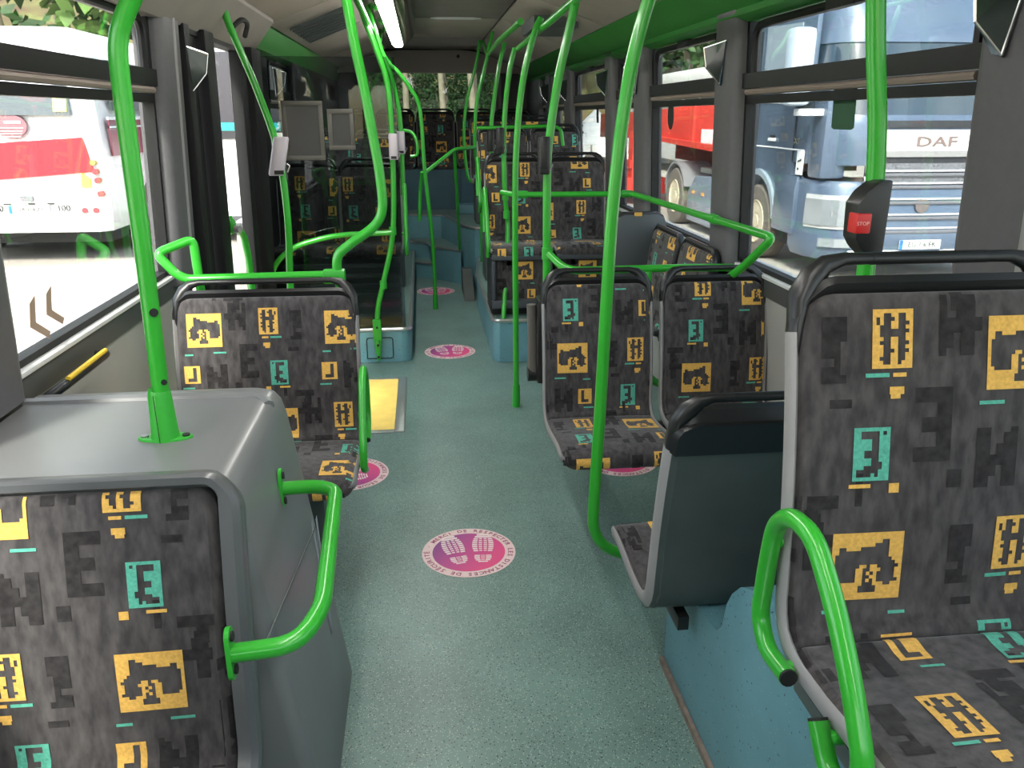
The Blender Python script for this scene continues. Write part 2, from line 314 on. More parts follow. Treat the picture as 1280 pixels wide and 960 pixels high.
MB().cyl((.44, 9.41, 2.17), (.44, 9.43, 2.17), .018).build('end_plug', rubber, ce)
# rear wall
wk = struct('wall_rear')
MB().box(LW, -.62, 9.9, 10.1, .56, 2.1).build('rear_panel', dark_m, wk); MB().box(.90, RW, 9.9, 10.1, .56, 2.1).build('rear_panel', mat('grey_lining', (.10, .10, .105), .5), wk)
MB().box(-.62, .90, 9.9, 10.1, .56, 1.48).build('rear_panel', dark_m, wk); MB().box(-.62, .90, 9.9, 10.1, 2.03, 2.1).build('rear_panel', dark_m, wk)
MB().box(.93, .96, 9.86, 9.9, 1.0, 2.0).build('rear_rib', lgrey, wk)
wkw = struct('window_20'); MB().box(-.62, .90, 9.98, 9.985, 1.48, 2.03).build('pane', glass_k, wkw)
# front end of the saloon behind the camera, made mostly solid to block light
wf = struct('wall_front')
MB().box(LW, RW, -1.7, -1.6, 0, 1.25).build('front_panel', dark_m, wf); MB().box(LW, RW, -1.7, -1.6, 1.95, 2.4).build('front_panel', dark_m, wf)
wfw = struct('window_21'); MB().box(LW, RW, -1.66, -1.655, 1.25, 1.95).build('pane', glass_r, wfw)

# door on the left
dr = struct('door_1')
def leafbar(a, b, d=.04, z0=.06, z1=1.9, m=black):
    X0, X1 = -1.02, -1.02 + .045
    return MB().hexa([(X0, a, z0), (X0 + d, a, z0), (X0 + d, b, z0), (X0, b, z0)], [(X1, a, z1), (X1 + d, a, z1), (X1 + d, b, z1), (X1, b, z1)])
dm = mat('door_frame_black', (.008, .008, .009), .55, spec=.25)
leafbar(3.54, 3.62, .06).build('door_post', dm, dr, bevel=.008)
leafbar(3.64, 3.78, .035).build('door_leaf_frame', dm, dr, bevel=.008); leafbar(3.80, 3.96, .075).build('door_leaf_frame', dm, dr, bevel=.01)
leafbar(4.56, 4.70, .06).build('door_leaf_frame', dm, dr, bevel=.008); leafbar(4.72, 4.98, .09).build('door_leaf_frame', dm, dr, bevel=.008)
MB().box(-1.03, -.98, 3.96, 4.56, .02, .16).build('door_kick_rail', dm, dr); MB().box(-1.0, -.93, 3.54, 4.98, 1.87, 1.95).build('door_top_rail', dm, dr)
leafbar(3.97, 4.56, .005, .16, 1.87).build('door_pane', glass_l, dr)
b = MB(); b.tube([(-.93, 3.97, 1.09), (-.91, 3.97, 1.06), (-.925, 3.97, 1.02), (-.905, 4.02, 1.03), (-.89, 4.08, .99), (-.885, 4.12, .85), (-.89, 4.13, .45)], .017, 10, bend=.03).build('door_handle', green, dr, smooth=True)
MB().cyl((-.90, 3.96, 1.035), (-.875, 3.95, 1.035), .018, 14).build('handle_knob', lgrey, dr, smooth=True)
# ramp hatch on the floor beside the door
hz = thing('wheelchair_ramp_hatch', 'pale yellow ramp hatch in a metal frame, set in the floor beside the left door', 'hatch', (-.45, 4.28, .001))
MB().box(-.90, -.19, 3.87, 4.71, .001, .006).build('hatch_plate', mat('pale_yellow_plate', (.86, .62, .16), .45, var=.1, scale=12), hz)
MB().box(-.188, -.138, 3.84, 4.74, .001, .009).build('hatch_rail', alu, hz, bevel=.002)
for a, b_ in ((3.835, 3.868), (4.712, 4.745)): MB().box(-.90, -.19, a, b_, .001, .008).build('hatch_strip', alu, hz, bevel=.002)

# ------------------------------------------------------------------ fabric pattern: cloth-weave motifs as 6 mm cells
G = {}
G['A'] = """
....................
....................
....##..............
....####............
....########....##..
....##############..
....###############.
...################.
..#################.
.######..#..#######.
..####...##..######.
..#####.#.#..######.
..#####..##..######.
.######.#.#..#####..
...##...###.........
.......#####........
.......#####........
....................
...................."""
G['B'] = """
...........
..##..##...
..##.###.#.
.###..##.#.
..##..###..
.########..
..#######..
..##..##...
.###..###..
..##..##...
.###.###...
..##..##...
..##..###..
...#..##...
..........."""
G['D'] = """
..........
.#.#####..
...#####..
...##.....
...##.....
...##.....
...####...
...####...
...##.....
..###.....
..#####...
...######.
...#.####.
.........."""
G['C'] = """
.........
.....##..
.....##..
.....##..
.....##..
.....##..
.....##..
..#####..
..#####..
........."""
GH = {'E': ["#####", "#####", "##...", "##...", "####.", "####.", "##...", "##...", "#####", "#####"],
      'N': ["#...##", "##..##", "##..##", "###.##", "###.##", "######", "######", "##.###", "##.###", "##..##", "##..##"],
      'H': ["##..#", "##..#", "##..#", "#####", "#####", "##.##", "##.##", "##..#"],
      'K': ["####", "####", "####", ".###", ".###", ".#..", ".###", "####"],
      'J': ["######", "######", "...##.", "...##.", "..###.", "..##..", "####..", "####.."]}
def cells():
    out = []                                                       # (x, y, w, h, mat) in cm
    def glyph(k, x, y, m, cw=.6, ch=.62):
        for j, row in enumerate(G[k].strip().split('\n')):
            i = 0
            while i < len(row):
                c = row[i]; j0 = i
                while i < len(row) and row[i] == c: i += 1
                if c == '.': out.append((x + j0 * cw, y + j * ch, (i - j0) * cw, ch, m))
    def ghost(k, x, y, cw=1.1, ch=1.1):
        for j, row in enumerate(GH[k]):
            i = 0
            while i < len(row):
                c = row[i]; j0 = i
                while i < len(row) and row[i] == c: i += 1
                if c == '#': out.append((x + j0 * cw, y + j * ch, (i - j0) * cw, ch, 3))
    def bar(x, y, w, h, m): out.append((x, y, w, h, m))
    glyph('A', 4.5, 5.5, 1); bar(3.4, 19.6, 2.9, .6, 2); bar(13.2, 19, 4.4, .6, 2)
    glyph('B', 29.3, 4, 1); bar(30.2, 14, 2.2, .65, 1); bar(33, 14, 3.9, .65, 2); bar(30.5, 16.2, 2.4, 1.2, 1); bar(31.1, 17.4, 1.6, .7, 1)
    glyph('C', 2.8, 23.8, 1); bar(2, 31.4, 4, .55, 2)
    glyph('D', 32.5, 22.6, 2); bar(30.6, 31.8, 1.7, 1.6, 1); bar(35.4, 31.8, 3.6, .65, 1)
    ghost('E', 22.2, 16.5, 1.25, 1.2); ghost('N', 10.4, 23.4, 1.2, .9); ghost('K', 40, 5, 1, 1.3); ghost('J', 40.5, 33.5); ghost('H', 18.8, 2, 1.2, 1.2); bar(36.6, 30, 1.2, 5.5, 3); bar(39, 18, 3.6, 1.4, 3); bar(20, 30, 2.4, 3.0, 3)
    return out
CELLS = cells()
def pattern(width, height, ox, oy, mirror):
    """all motif cells that fall in a width x height (cm) piece of cloth"""
    res = []
    for i in range(-3, 4):
        for j in range(-3, 5):
            dx = 47.5 * i + 24.5 * (j % 2) ; dy = 34.5 * j
            for x, y, w, h, m in CELLS:
                X = x + dx; Y = y + dy + oy
                X = (-(X + w) + ox) if mirror else X + ox
                if X + w < 0 or X > width or Y + h < 0 or Y > height: continue
                res.append((max(X, 0), Y, min(X + w, width) - max(X, 0), h, m))
    return res

class SeatPath:
    """side profile of a seat: v runs down the backrest from the top, then forward over the cushion"""
    def __init__(s, hs, ht, lean, depth):
        P = [(lean, ht)]; n = 10
        for i in range(1, n + 1):
            t = i / n; P.append((lean * (1 - t) - .012 * math.sin(PI * t), ht + (hs + .045 - ht) * t))
        s.vs_i = len(P) - 1 + 2
        P += [(-.012, hs + .018), (-.035, hs + .002), (-.07, hs - .004), (-.14, hs - .002), (-.22, hs + .008), (-.30, hs + .014), (-depth + .04, hs + .012), (-depth + .012, hs - .002), (-depth, hs - .025), (-depth + .003, hs - .055)]
        s.P = P; s.cum = [0]
        for a, b in zip(P, P[1:]): s.cum.append(s.cum[-1] + math.dist(a, b))
        s.L = s.cum[-1]; s.vs = s.cum[s.vs_i]
    def at(s, v):
        v = min(max(v, -1), s.L + 1); i = 0
        if v <= 0: i = 0
        elif v >= s.L: i = len(s.P) - 2
        else:
            while s.cum[i + 1] < v: i += 1
        a, b = s.P[i], s.P[i + 1]; d = s.cum[i + 1] - s.cum[i]; t = (v - s.cum[i]) / d
        def tn(k):
            k0, k1 = max(k - 1, 0), min(k + 1, len(s.P) - 1); q = (s.P[k1][0] - s.P[k0][0], s.P[k1][1] - s.P[k0][1]); l = math.hypot(*q); return (q[0] / l, q[1] / l)
        tt = min(max(t, 0), 1); t0, t1 = tn(i), tn(i + 1); T = (t0[0] * (1 - tt) + t1[0] * tt, t0[1] * (1 - tt) + t1[1] * tt); l = math.hypot(*T); T = (T[0] / l, T[1] / l)
        return (a[0] + (b[0] - a[0]) * t, a[1] + (b[1] - a[1]) * t), (T[1], -T[0])   # point, normal towards the sitter
def rr_sdf(x, v, hw, v0, v1, rt, rb):
    cy = (v0 + v1) / 2; hh = (v1 - v0) / 2; r = rt if v < cy else rb
    qx = abs(x) - hw + r; qy = abs(v - cy) - hh + r
    return math.hypot(max(qx, 0), max(qy, 0)) + min(max(qx, qy), 0) - r
def rr_outline(hw, v0, v1, rt, rb, n=6, nv=14):
    pts = []                                                       # (x, v) clockwise from top left, plenty of points down the sides
    for cx, cy, a0, r in ((-hw + rt, v0 + rt, 180, rt), (hw - rt, v0 + rt, 270, rt)): pts += [(cx + r * math.cos(R(a0 + 90 * i / n)), cy + r * math.sin(R(a0 + 90 * i / n))) for i in range(n + 1)]
    pts += [(hw, v0 + rt + (v1 - rb - v0 - rt) * i / nv) for i in range(1, nv)]
    for cx, cy, a0, r in ((hw - rb, v1 - rb, 0, rb), (-hw + rb, v1 - rb, 90, rb)): pts += [(cx + r * math.cos(R(a0 + 90 * i / n)), cy + r * math.sin(R(a0 + 90 * i / n))) for i in range(n + 1)]
    pts += [(-hw, v1 - rb - (v1 - rb - v0 - rt) * i / nv) for i in range(1, nv)]
    return pts
def pad(path, hw, v0, v1, rt, rb, rnd, thick, pat, vofs=0, bulge=.006):
    """upholstered pad with the woven motifs laid into its surface"""
    def S(x, v, lift=0):
        e = -rr_sdf(x, v, hw, v0, v1, rt, rb); e = max(e, 0)
        rec = 0 if e >= rnd else rnd - math.sqrt(max(rnd * rnd - (rnd - e) ** 2, 0))
        (y, z), (ny, nz_) = path.at(v); h = -rec * .8 + bulge * math.cos(x / hw * PI / 2) + lift
        return (x, y + ny * h, z + nz_ * h)
    mb = MB(); nx, nv = 18, 26
    def hwv(v):
        r = rt if v < (v0 + v1) / 2 else rb; d = min(v - v0, v1 - v)
        return hw if d >= r else hw - r + math.sqrt(max(r * r - (r - d) ** 2, 0))
    cs = [math.sin((i / nx - .5) * PI) * .55 + (i / nx - .5) * .9 for i in range(nx + 1)]
    vs = sorted(set([round(v0 + (v1 - v0) * (.5 - .5 * math.cos(PI * j / nv)), 5) for j in range(nv + 1)]))
    V = [S(hwv(v) * c, v) for v in vs for c in cs]; n = nx + 1
    mb.add(V, [(j * n + i, (j + 1) * n + i, (j + 1) * n + i + 1, j * n + i + 1) for j in range(len(vs) - 1) for i in range(nx)])
    ol = rr_outline(hw, v0, v1, rt, rb); A = []; B = []
    for x, v in ol:
        p = S(x, v); (y, z), (ny, nz_) = path.at(v); A.append(p); B.append((x, p[1] - ny * thick, p[2] - nz_ * thick))
    mb.loft([A, B], caps=False)
    for X, Y, w, h, m in pat:
        x0, x1, a, c = X / 100 - hw, (X + w) / 100 - hw, Y / 100 - vofs + v0, (Y + h) / 100 - vofs + v0
        if c < v0 + .002 or a > v1 - .002: continue
        a, c = max(a, v0 + .002), min(c, v1 - .002); k = max(1, int((x1 - x0) / .025 + .5))
        for q in range(k):
            u0, u1 = x0 + (x1 - x0) * q / k, x0 + (x1 - x0) * (q + 1) / k
            if rr_sdf((u0 + u1) / 2, (a + c) / 2, hw, v0, v1, rt, rb) > -.003: continue
            l = .0014 if m == 3 else .0019
            mb.add([S(u0, a, l), S(u0, c, l), S(u1, c, l), S(u1, a, l)], [(0, 1, 2, 3)], m)
    return mb
FM = [fab, fab_y, fab_t, fab_d]
def seat(name, label, loc, rz=0, w=.43, hs=.42, ht=.93, lean=.09, depth=.42, handle=True, ox=10, oy=0, mirror=False, rt=.055, group=None, shellm=None, capm=True, cushion=True, sup=None, rim=.010, hbar=.056):
    t = thing(name, label, 'seat', loc, group); t.rotation_euler = (0, 0, rz); ORG[t.name] = (0, 0, 0)
    p = SeatPath(hs, ht, lean, depth); hw = w / 2; pt = pattern(w * 100, 110, ox, oy, mirror)
    pad(p, hw, 0, p.vs, rt, .012, .018, .022, pt).build('backrest', FM, t, smooth=True)
    if cushion: pad(p, hw, p.vs, p.L, .012, .05, .016, .03, pt, vofs=p.vs, bulge=.004).build('seat', FM, t, smooth=True)
    # shell: two materials, light rim and darker back panel
    L_ = p.L - .03 if cushion else p.vs + .03; mb = MB(); n0 = 0
    def ring(ins, d, iv=None):
        iv = ins if iv is None else iv; ol = rr_outline(hw + rim - ins, -.014 + iv, L_ - ins, max(rt + .012 - ins, .008), max(.05 - ins, .008), nv=40); out = []
        for x, v in ol:
            (y, z), (ny, nz_) = p.at(v); ex = min(v, 0) * -1; dy, dz = (nz_, -ny); out.append((x, y + ny * d, z + nz_ * d + ex))
        return out, ol
    spec = [(.044, -.010, .016), (.038, .012, .010), (.014, .014, .003), (.002, .004, 0), (0, -.010, 0), (0, -.03, 0), (.010, -.045, .01), (.028, -.05, .028)] if rim > .02 else [(.014, -.012), (.006, -.002), (0, -.010), (0, -.03), (.010, -.045), (.026, -.05)]
    RR = [ring(*q) for q in spec]; n = len(RR[0][0]); V = [q for r_, o_ in RR for q in r_]
    for j in range(len(RR) - 1):
        for i in range(n):
            k2 = (i + 1) % n; cap = handle and capm and max(RR[0][1][i][1], RR[0][1][k2][1]) < .078
            n0 += 1; mb.F.append((j * n + i, j * n + k2, (j + 1) * n + k2, (j + 1) * n + i)); mb.M.append(2 if cap else (1 if j == len(RR) - 2 else 0))
    mb.V += V
    nv = 30; rows = []
    for j in range(nv + 1):
        v = .005 + (L_ - .025) * j / nv; h_ = (hw + rim) * .95; h_ = h_ - (rt - math.sqrt(max(rt * rt - (rt - v) ** 2, 0)) if v < rt else 0)
        (y, z), (ny, nz_) = p.at(v); rows.append([(h_ * c, y - ny * (.049 + .004 * (1 - abs(c))), z - nz_ * (.049 + .004 * (1 - abs(c)))) for c in (-1, -.84, -.8, 0, .8, .84, 1)])
    mb.loft(rows, caps=False, m=1, closed=False)
    mb.build('shell', [shellm or lgrey, gdark, black], t, smooth=True)
    if handle:
        a = hw - .008; q = MB()
        for s_ in (-1, 1):
            pr_ = []
            prof = [(a + .008, .125, .008, .004), (a + .007, .07, .018, .010), (a - .000, .005, .030, .015), (a - .022, -.025, .028, .016), (a - .045, -hbar + .008, .02, .013), (a - .075, -hbar, .013, .011), (a - .13, -hbar, .012, .010)]
            for x, v, hx, hy in prof:
                (y, z), (ny, nz_) = p.at(v); cy, cz = y - ny * .022, z - nz_ * .022
                k = prof.index((x, v, hx, hy)); ang = [0, 0, 25, 45, 60, 85, 90][k]
                ax = Vector((math.cos(R(ang)), 0, math.sin(R(ang)) * (1 if s_ > 0 else 1))); ax.x *= 1
                ring = []
                for i in range(12):
                    th = 2 * PI * i / 12; u = math.cos(th) * hx * (.6 if k < 3 else .8); w2 = math.sin(th) * ((.006, .018, .022, .018)[k] if k < 4 else hy)
                    dx = u * math.cos(R(ang)) ; dz = u * math.sin(R(ang))
                    ring.append((s_ * (x + dx), cy + w2, cz + dz))
                pr_.append(ring if s_ > 0 else ring)
            q.loft(pr_)
        (y, z), (ny, nz_) = p.at(-hbar); cy, cz = y - ny * .022, z - nz_ * .022
        rings = [[(x, cy + math.sin(2 * PI * i / 12) * .011, cz + math.cos(2 * PI * i / 12) * .0105) for i in range(12)] for x in (-(a - .12), 0, a - .12)]
        q.loft(rings); q.build('grab_handle', black, t, smooth=True)
        if capm:                                                   # black cap closing the top of the shell
            rows = []
            for j in range(7):
                v = -.004 + .082 * j / 6; h_ = hw + rim - .004 - (rt * .8 - math.sqrt(max((rt * .8) ** 2 - max(rt * .8 - v - .004, 0) ** 2, 0)))
                (y, z), (ny, nz_) = p.at(v); rows.append([(h_ * c, y - ny * (.056 if abs(c) < .99 else .035), z - nz_ * (.056 if abs(c) < .99 else .035)) for c in (-1, -.95, -.8, 0, .8, .95, 1)])
            (y, z), (ny, nz_) = p.at(-.004); rows.insert(0, [(r_[0], y - ny * .008, z - nz_ * .008) for r_ in rows[0]])
            MB().loft(rows, caps=False, closed=False).build('top_cap', black, t, smooth=True)
    if sup is not None: sup(t)
    return t
def support_box(z0, z1, w, y0=-.30, y1=.02, m=gdark):
    def f(t): MB().box(-w / 2, w / 2, y0, y1, z0, z1).build('base_frame', m, t, bevel=.008)
    return f
def cantilever(hs, w, side=0):
    def f(t):
        for x in (-w * .28, w * .28): MB().box(x - .015, x + .015, -.34, .03, hs - .085, hs - .045).build('support_rail', black, t, bevel=.003)
        b = MB(); x = side * (w / 2 - .04)
        b.tube([(x, -.08, hs - .07), (x, -.08, .16), (x + side * .12, -.08, .0)], .022, 10, bend=.06); b.tube([(x, -.24, hs - .07), (x, -.10, .22)], .016, 10); b.build('support_leg', black, t, smooth=True)
    return f

# foreground and middle seats
def sup_wall(hs, x1):                                              # bracket to the side wall
    def f(t):
        for y in (-.30, -.05): MB().box(-.10, x1, y, y + .06, hs - .10, hs - .05).build('support_rail', black, t, bevel=.004)
    return f
S_R1 = seat('bus_seat', 'large nearest seat at the right edge, on the blue wheel box, green armrest beside it', (.80, 1.06, 0), w=.45, hs=.735, ht=1.288, lean=.09, depth=.44, ox=47.5, oy=-1.4, mirror=True, rt=.06, hbar=.055, sup=support_box(.602, .70, .38))
S_R2 = seat('bus_seat', 'rear-facing seat showing its dark grey back shell and black handle, behind the large right seat', (.747, 1.70, 0), PI, w=.42, hs=.38, ht=.915, lean=.085, depth=.40, ox=14, oy=6, mirror=True, sup=cantilever(.38, .43, -1), hbar=.055)
S_R3 = seat('bus_seat', 'aisle seat of the forward-facing pair on the right, just behind the tall green pole', (.672, 2.93, 0), w=.425, hs=.415, ht=.925, lean=.09, ox=45.5, oy=-17, mirror=True, group='pair of seats facing the rear-facing seat', sup=sup_wall(.42, .62))
S_R3b = seat('bus_seat', 'window seat of the forward-facing pair on the right, its edge against the side wall', (1.148, 2.93, 0), w=.425, hs=.415, ht=.925, lean=.09, ox=48.5, oy=-7.5, mirror=True, group='pair of seats facing the rear-facing seat', sup=sup_wall(.42, .16))
S_L2 = seat('bus_seat', 'wide single seat on the left between the grey box and the door', (-.567, 2.74, 0), w=.625, hs=.44, ht=.945, lean=.09, depth=.42, ox=-.5, oy=0, sup=support_box(.0, .39, .40, -.28, .0))
S_L1 = seat('bus_seat', 'nearest seat at bottom left, without handle, backed against the grey box', (-.675, 1.27, 0), w=.56, hs=.36, ht=.912, lean=.085, depth=.44, handle=False, ox=56 - 16.2 - 32.5, oy=-9.6, rt=.05, shellm=mat('grey_moulding_rim', (.10, .103, .108), .3, var=.06, scale=8), rim=.046, sup=support_box(.0, .36, .45, -.30, -.03))
# raised seats
def raised(name, label, x, y, z0, hs, ht, group, ox, oy, mirror=True, w=.40, sup=None, **k):
    return seat(name, label, (x, y, 0), w=w, hs=hs, ht=ht, lean=.08, depth=.40, ox=ox, oy=oy, mirror=mirror, group=group, sup=sup, **k)
def r4base(t):
    w = .40; b = MB(); b.box(-w / 2, w / 2, -.40, -.34, .66, .70); b.box(-w / 2, w / 2, -.40, -.34, .34, .395); b.box(-w / 2, -w / 2 + .025, -.40, -.34, .395, .66); b.box(w / 2 - .025, w / 2, -.40, -.34, .395, .66)
    b.build('base_surround', mat('slate_plastic', (.055, .062, .075), .4), t, bevel=.01)
    p = SeatPath(.40, .655, 0, .2); mb = MB()
    mb.box(-w / 2 + .02, w / 2 - .02, -.36, -.345, .39, .665)
    for X, Y, ww, h, m in pattern(36, 27, 30, -4, True):
        z1 = .66 - Y / 100; z0 = z1 - h / 100
        if z0 < .40 or z1 > .66: continue
        x0 = -.18 + X / 100; mb.add([(x0, -.362, z0), (x0 + ww / 100, -.362, z0), (x0 + ww / 100, -.362, z1), (x0, -.362, z1)], [(0, 1, 2, 3)], m)
    mb.build('base_panel', FM, t); MB().box(-w / 2, w / 2, -.33, .0, .288, .66).build('base_frame', black, t)
raised('bus_seat', 'raised aisle seat on the right podium with patterned box front, beyond the wheelchair bay', .63, 5.50, .28, .735, 1.255, 'front pair on the right podium', 12, -3, sup=r4base)
raised('bus_seat', 'raised window seat on the right podium with patterned box front, beyond the wheelchair bay', 1.055, 5.50, .28, .735, 1.255, 'front pair on the right podium', 33, -12, sup=r4base)
raised('bus_seat', 'raised aisle seat behind the glass screen on the left, green guard at its side', -.35, 5.52, .22, .735, 1.225, 'front pair on the left podium', 20, 3, False, sup=support_box(.226, .68, .36))
raised('bus_seat', 'raised window seat behind the glass screen and the notice frames on the left', -.765, 5.52, .22, .735, 1.225, 'front pair on the left podium', 30, 2, False, sup=support_box(.226, .68, .36))
raised('bus_seat', 'second-row aisle seat on the right podium, dark and partly hidden by green poles', .66, 6.62, .28, .90, 1.43, 'second row right', 8, -9, sup=support_box(.285, .84, .36))
raised('bus_seat', 'second-row window seat on the right podium, turned dark against the side window', 1.09, 6.62, .28, .90, 1.43, 'second row right', 25, -20, sup=support_box(.285, .84, .36))
raised('bus_seat', 'second-row aisle seat behind the screen on the left, mostly hidden in shadow', -.35, 6.75, .22, .86, 1.39, 'second row left', 15, -9, False, sup=support_box(.226, .80, .36))
raised('bus_seat', 'second-row window seat behind the screen on the left, deep in shadow', -.765, 6.75, .22, .86, 1.39, 'second row left', 5, -15, False, sup=support_box(.226, .80, .36))
raised('bus_seat', 'third-row aisle seat on the right, dark, below the cross handrail', .68, 8.0, .56, .98, 1.50, 'third row right', 18, -6, sup=support_box(.57, .92, .36))
raised('bus_seat', 'third-row window seat on the right, dark, below the cross handrail', 1.09, 8.0, .56, .98, 1.50, 'third row right', 30, -14, sup=support_box(.57, .92, .36))
for i, x in enumerate([-.72, -.28, .17, .62, 1.05]):
    raised('bus_seat', 'rear bench seat under the back window, %s' % ['at the far left corner', 'second from the left corner', 'in line with the aisle', 'second from the right corner', 'at the far right corner'][i], x, 9.38, .56, 1.05, 1.57, 'rear bench seats', 7 * i, -5 * i, i % 2 == 0, sup=support_box(1.001, 1.02, .36, -.06, .0), w=.41)
# tip-up seats along the wheelchair bay
for i, y in enumerate((3.60, 4.10)):
    seat('tip_up_seat', 'patterned tip-up seat against the right wall, %s' % ('next to the forward-facing pair' if i == 0 else 'nearer the raised seats'), (1.225, y, 0), R(-90), w=.44, hs=.50, ht=.965, lean=.04, depth=.1, cushion=False, handle=False, ox=9 + 19 * i, oy=-11, group='wall tip-up seats in the wheelchair bay', rt=.04, shellm=black)
wb = thing('padded_board', 'grey padded backrest board standing above the raised seats, next to the right window', 'padded board', (1.16, 4.36, 0))
MB().prism([(x, .76 - .0 + v) for x, v in [(1.055, -.10), (1.055, .22), (1.075, .255), (1.11, .27), (1.30, .27), (1.33, .255), (1.345, .22), (1.345, -.10)]], 4.34, 4.375, 'y').build('grey_pad', mat('slate_blue_pad', (.075, .085, .095), .5, bump=.2, scale=60), wb, bevel=.006)
MB().prism([(x, .76 + v) for x, v in [(1.045, -.11), (1.045, .225), (1.07, .265), (1.11, .283), (1.30, .283), (1.335, .265), (1.352, .225), (1.352, -.11)]], 4.376, 4.42, 'y').build('black_backing', black, wb, bevel=.008)
MB().box(1.16, 1.20, 4.335, 4.35, 1.026, 1.045).build('yellow_tab', fab_y, wb); MB().box(1.15, 1.25, 4.38, 4.42, 0, .66).build('stand', gdark, wb)
fs = thing('folded_tip_up_seat', 'slim dark grey folded seat seen edge-on, left of the forward-facing pair', 'seat', (.455, 3.36, 0))
MB().tube([(.455, 3.36, .77), (.462, 3.36, .62), (.468, 3.36, .455)], [.021, .022, .028], 12).build('edge', mat('taupe_plastic', (.12, .11, .10), .45), fs, smooth=True)
MB().box(.475, .54, 3.30, 3.42, .42, .80).build('panel', black, fs, bevel=.015); MB().cyl((.44, 3.36, .45), (.50, 3.36, .45), .032, 14).build('hinge', black, fs, smooth=True)
MB().box(.50, .56, 3.06, 3.36, .47, .50).build('bracket', black, fs)

# ------------------------------------------------------------------ grey box, wheel box
gb = thing('grey_equipment_box', 'large grey moulded box behind the bottom-left seat, green pole standing on it', 'box', (-.66, 1.72, 0))
rings = []
def outl(z, ins=0):
    xr = -.255 - .125 * (z / .89); y0, y1 = 1.405 + ins, 2.02 - ins; xr -= ins
    pts = [(LW + .085, y0, z)] + [(xr - .03 + .03 * math.sin(R(90 * k / 4)), y0 + .03 - .03 * math.cos(R(90 * k / 4)), z) for k in range(5)] + [(xr - .05 + .05 * math.cos(R(90 * k / 5)), y1 - .05 + .05 * math.sin(R(90 * k / 5)), z) for k in range(6)] + [(LW + .085, y1, z)]
    return pts
for z, i_ in ((.002, 0), (.3, 0), (.6, 0), (.82, 0), (.860, .004), (.878, .012), (.886, .026), (.888, .045)): rings.append(outl(z, i_))
MB().loft(rings).build('moulded_body', mat('grey_moulding', (.165, .168, .172), .32, var=.06, scale=5, bump=.05), gb, smooth=True)
MB().tube([(-.98, 1.93, .884), (-.5, 1.93, .884), (-.42, 1.92, .880), (-.395, 1.88, .874)], .016, 8, bend=.04).build('raised_lip', mat('grey_moulding', (.2, .2, .2)), gb, smooth=True)
b = MB(); b.tube([(-0.323, 1.96, 0.492), (-0.329, 1.663, 0.533), (-0.335, 1.356, 0.575)], .0022, 6); b.build('moulding_crease', gdark, gb, smooth=True)
q = MB(); vm = mat('pale_decal', (.34, .36, .40), .4)
def sidept(y, z): return (-.255 - .125 * (z / .88) + .0018, y, z)
for (y0, z0), (y1, z1) in (((1.93, .52), (1.86, .22)), ((1.99, .50), (1.86, .22))):
    q.add([sidept(y0, z0), sidept(y0 + .025, z0), sidept(y1 + .012, z1), sidept(y1 - .012, z1)], [(0, 1, 2, 3)])
q.build('chevron_decal', vm, gb)
def bracket(parent, c, n, up=(0, 0, 1), h=.10, w=.035, nm='bracket'):
    n = Vector(n).normalized(); up = Vector(up).normalized(); s_ = n.cross(up); c = Vector(c); b = MB(); ring = []
    for k in range(16):
        a = 2 * PI * k / 16; ring.append(s_ * math.cos(a) * w / 2 + up * (math.sin(a) * w / 2 + (h / 2 - w / 2) * (1 if math.sin(a) > 0 else -1)))
    b.loft([[c + v for v in ring], [c + v + n * .008 for v in ring]]); br = b.build(nm, green_d, parent, smooth=True)
    for d in (-1, 1):
        p = c + up * d * (h / 2 - w / 2) + n * .008; MB().cyl(p, p + n * .004, .009, 10).build('screw', rubber, br, smooth=True)
gh = thing('side_grab_rail', 'thick green hand rail screwed to the side of the grey box, near bottom left', 'handrail', (-.27, 1.45, .7))
MB().tube([(-.345, 1.16, .695), (-.24, 1.165, .70), (-.205, 1.24, .715), (-.225, 1.70, .725), (-.275, 1.735, .722), (-.35, 1.735, .72)], .0165, 14, bend=.05).build('rail', green, gh, smooth=True)
bracket(gh, (-.352, 1.16, .695), (1, 0, .1)); bracket(gh, (-.358, 1.735, .72), (1, 0, .1))
wx = thing('wheel_box', 'blue speckled vinyl wheel box with a V notch, under the near right seats', 'box', (1.0, .9, 0))
prof = [(-.5, .001), (1.92, .001), (1.92, .26), (1.84, .335), (1.66, .36), (1.60, .365), (1.555, .375)] + [(1.535 - .02 * t, .375 + .0 + .10 * t) for t in (.3, .7, 1)] + [(1.49, .52), (1.45, .563), (1.40, .588), (1.33, .60), (-.5, .60)]
MB().prism(prof, .668, 1.34, 'x').build('vinyl_cover', vinyl_b, wx, smooth=True)
MB().prism([(.655, -.5), (.667, -.5), (.667, 1.92), (.655, 1.92)], .001, .022, 'z').build('skirting_strip', mat('worn_brown_strip', (.22, .17, .14), .6, var=.3, scale=40), wx)

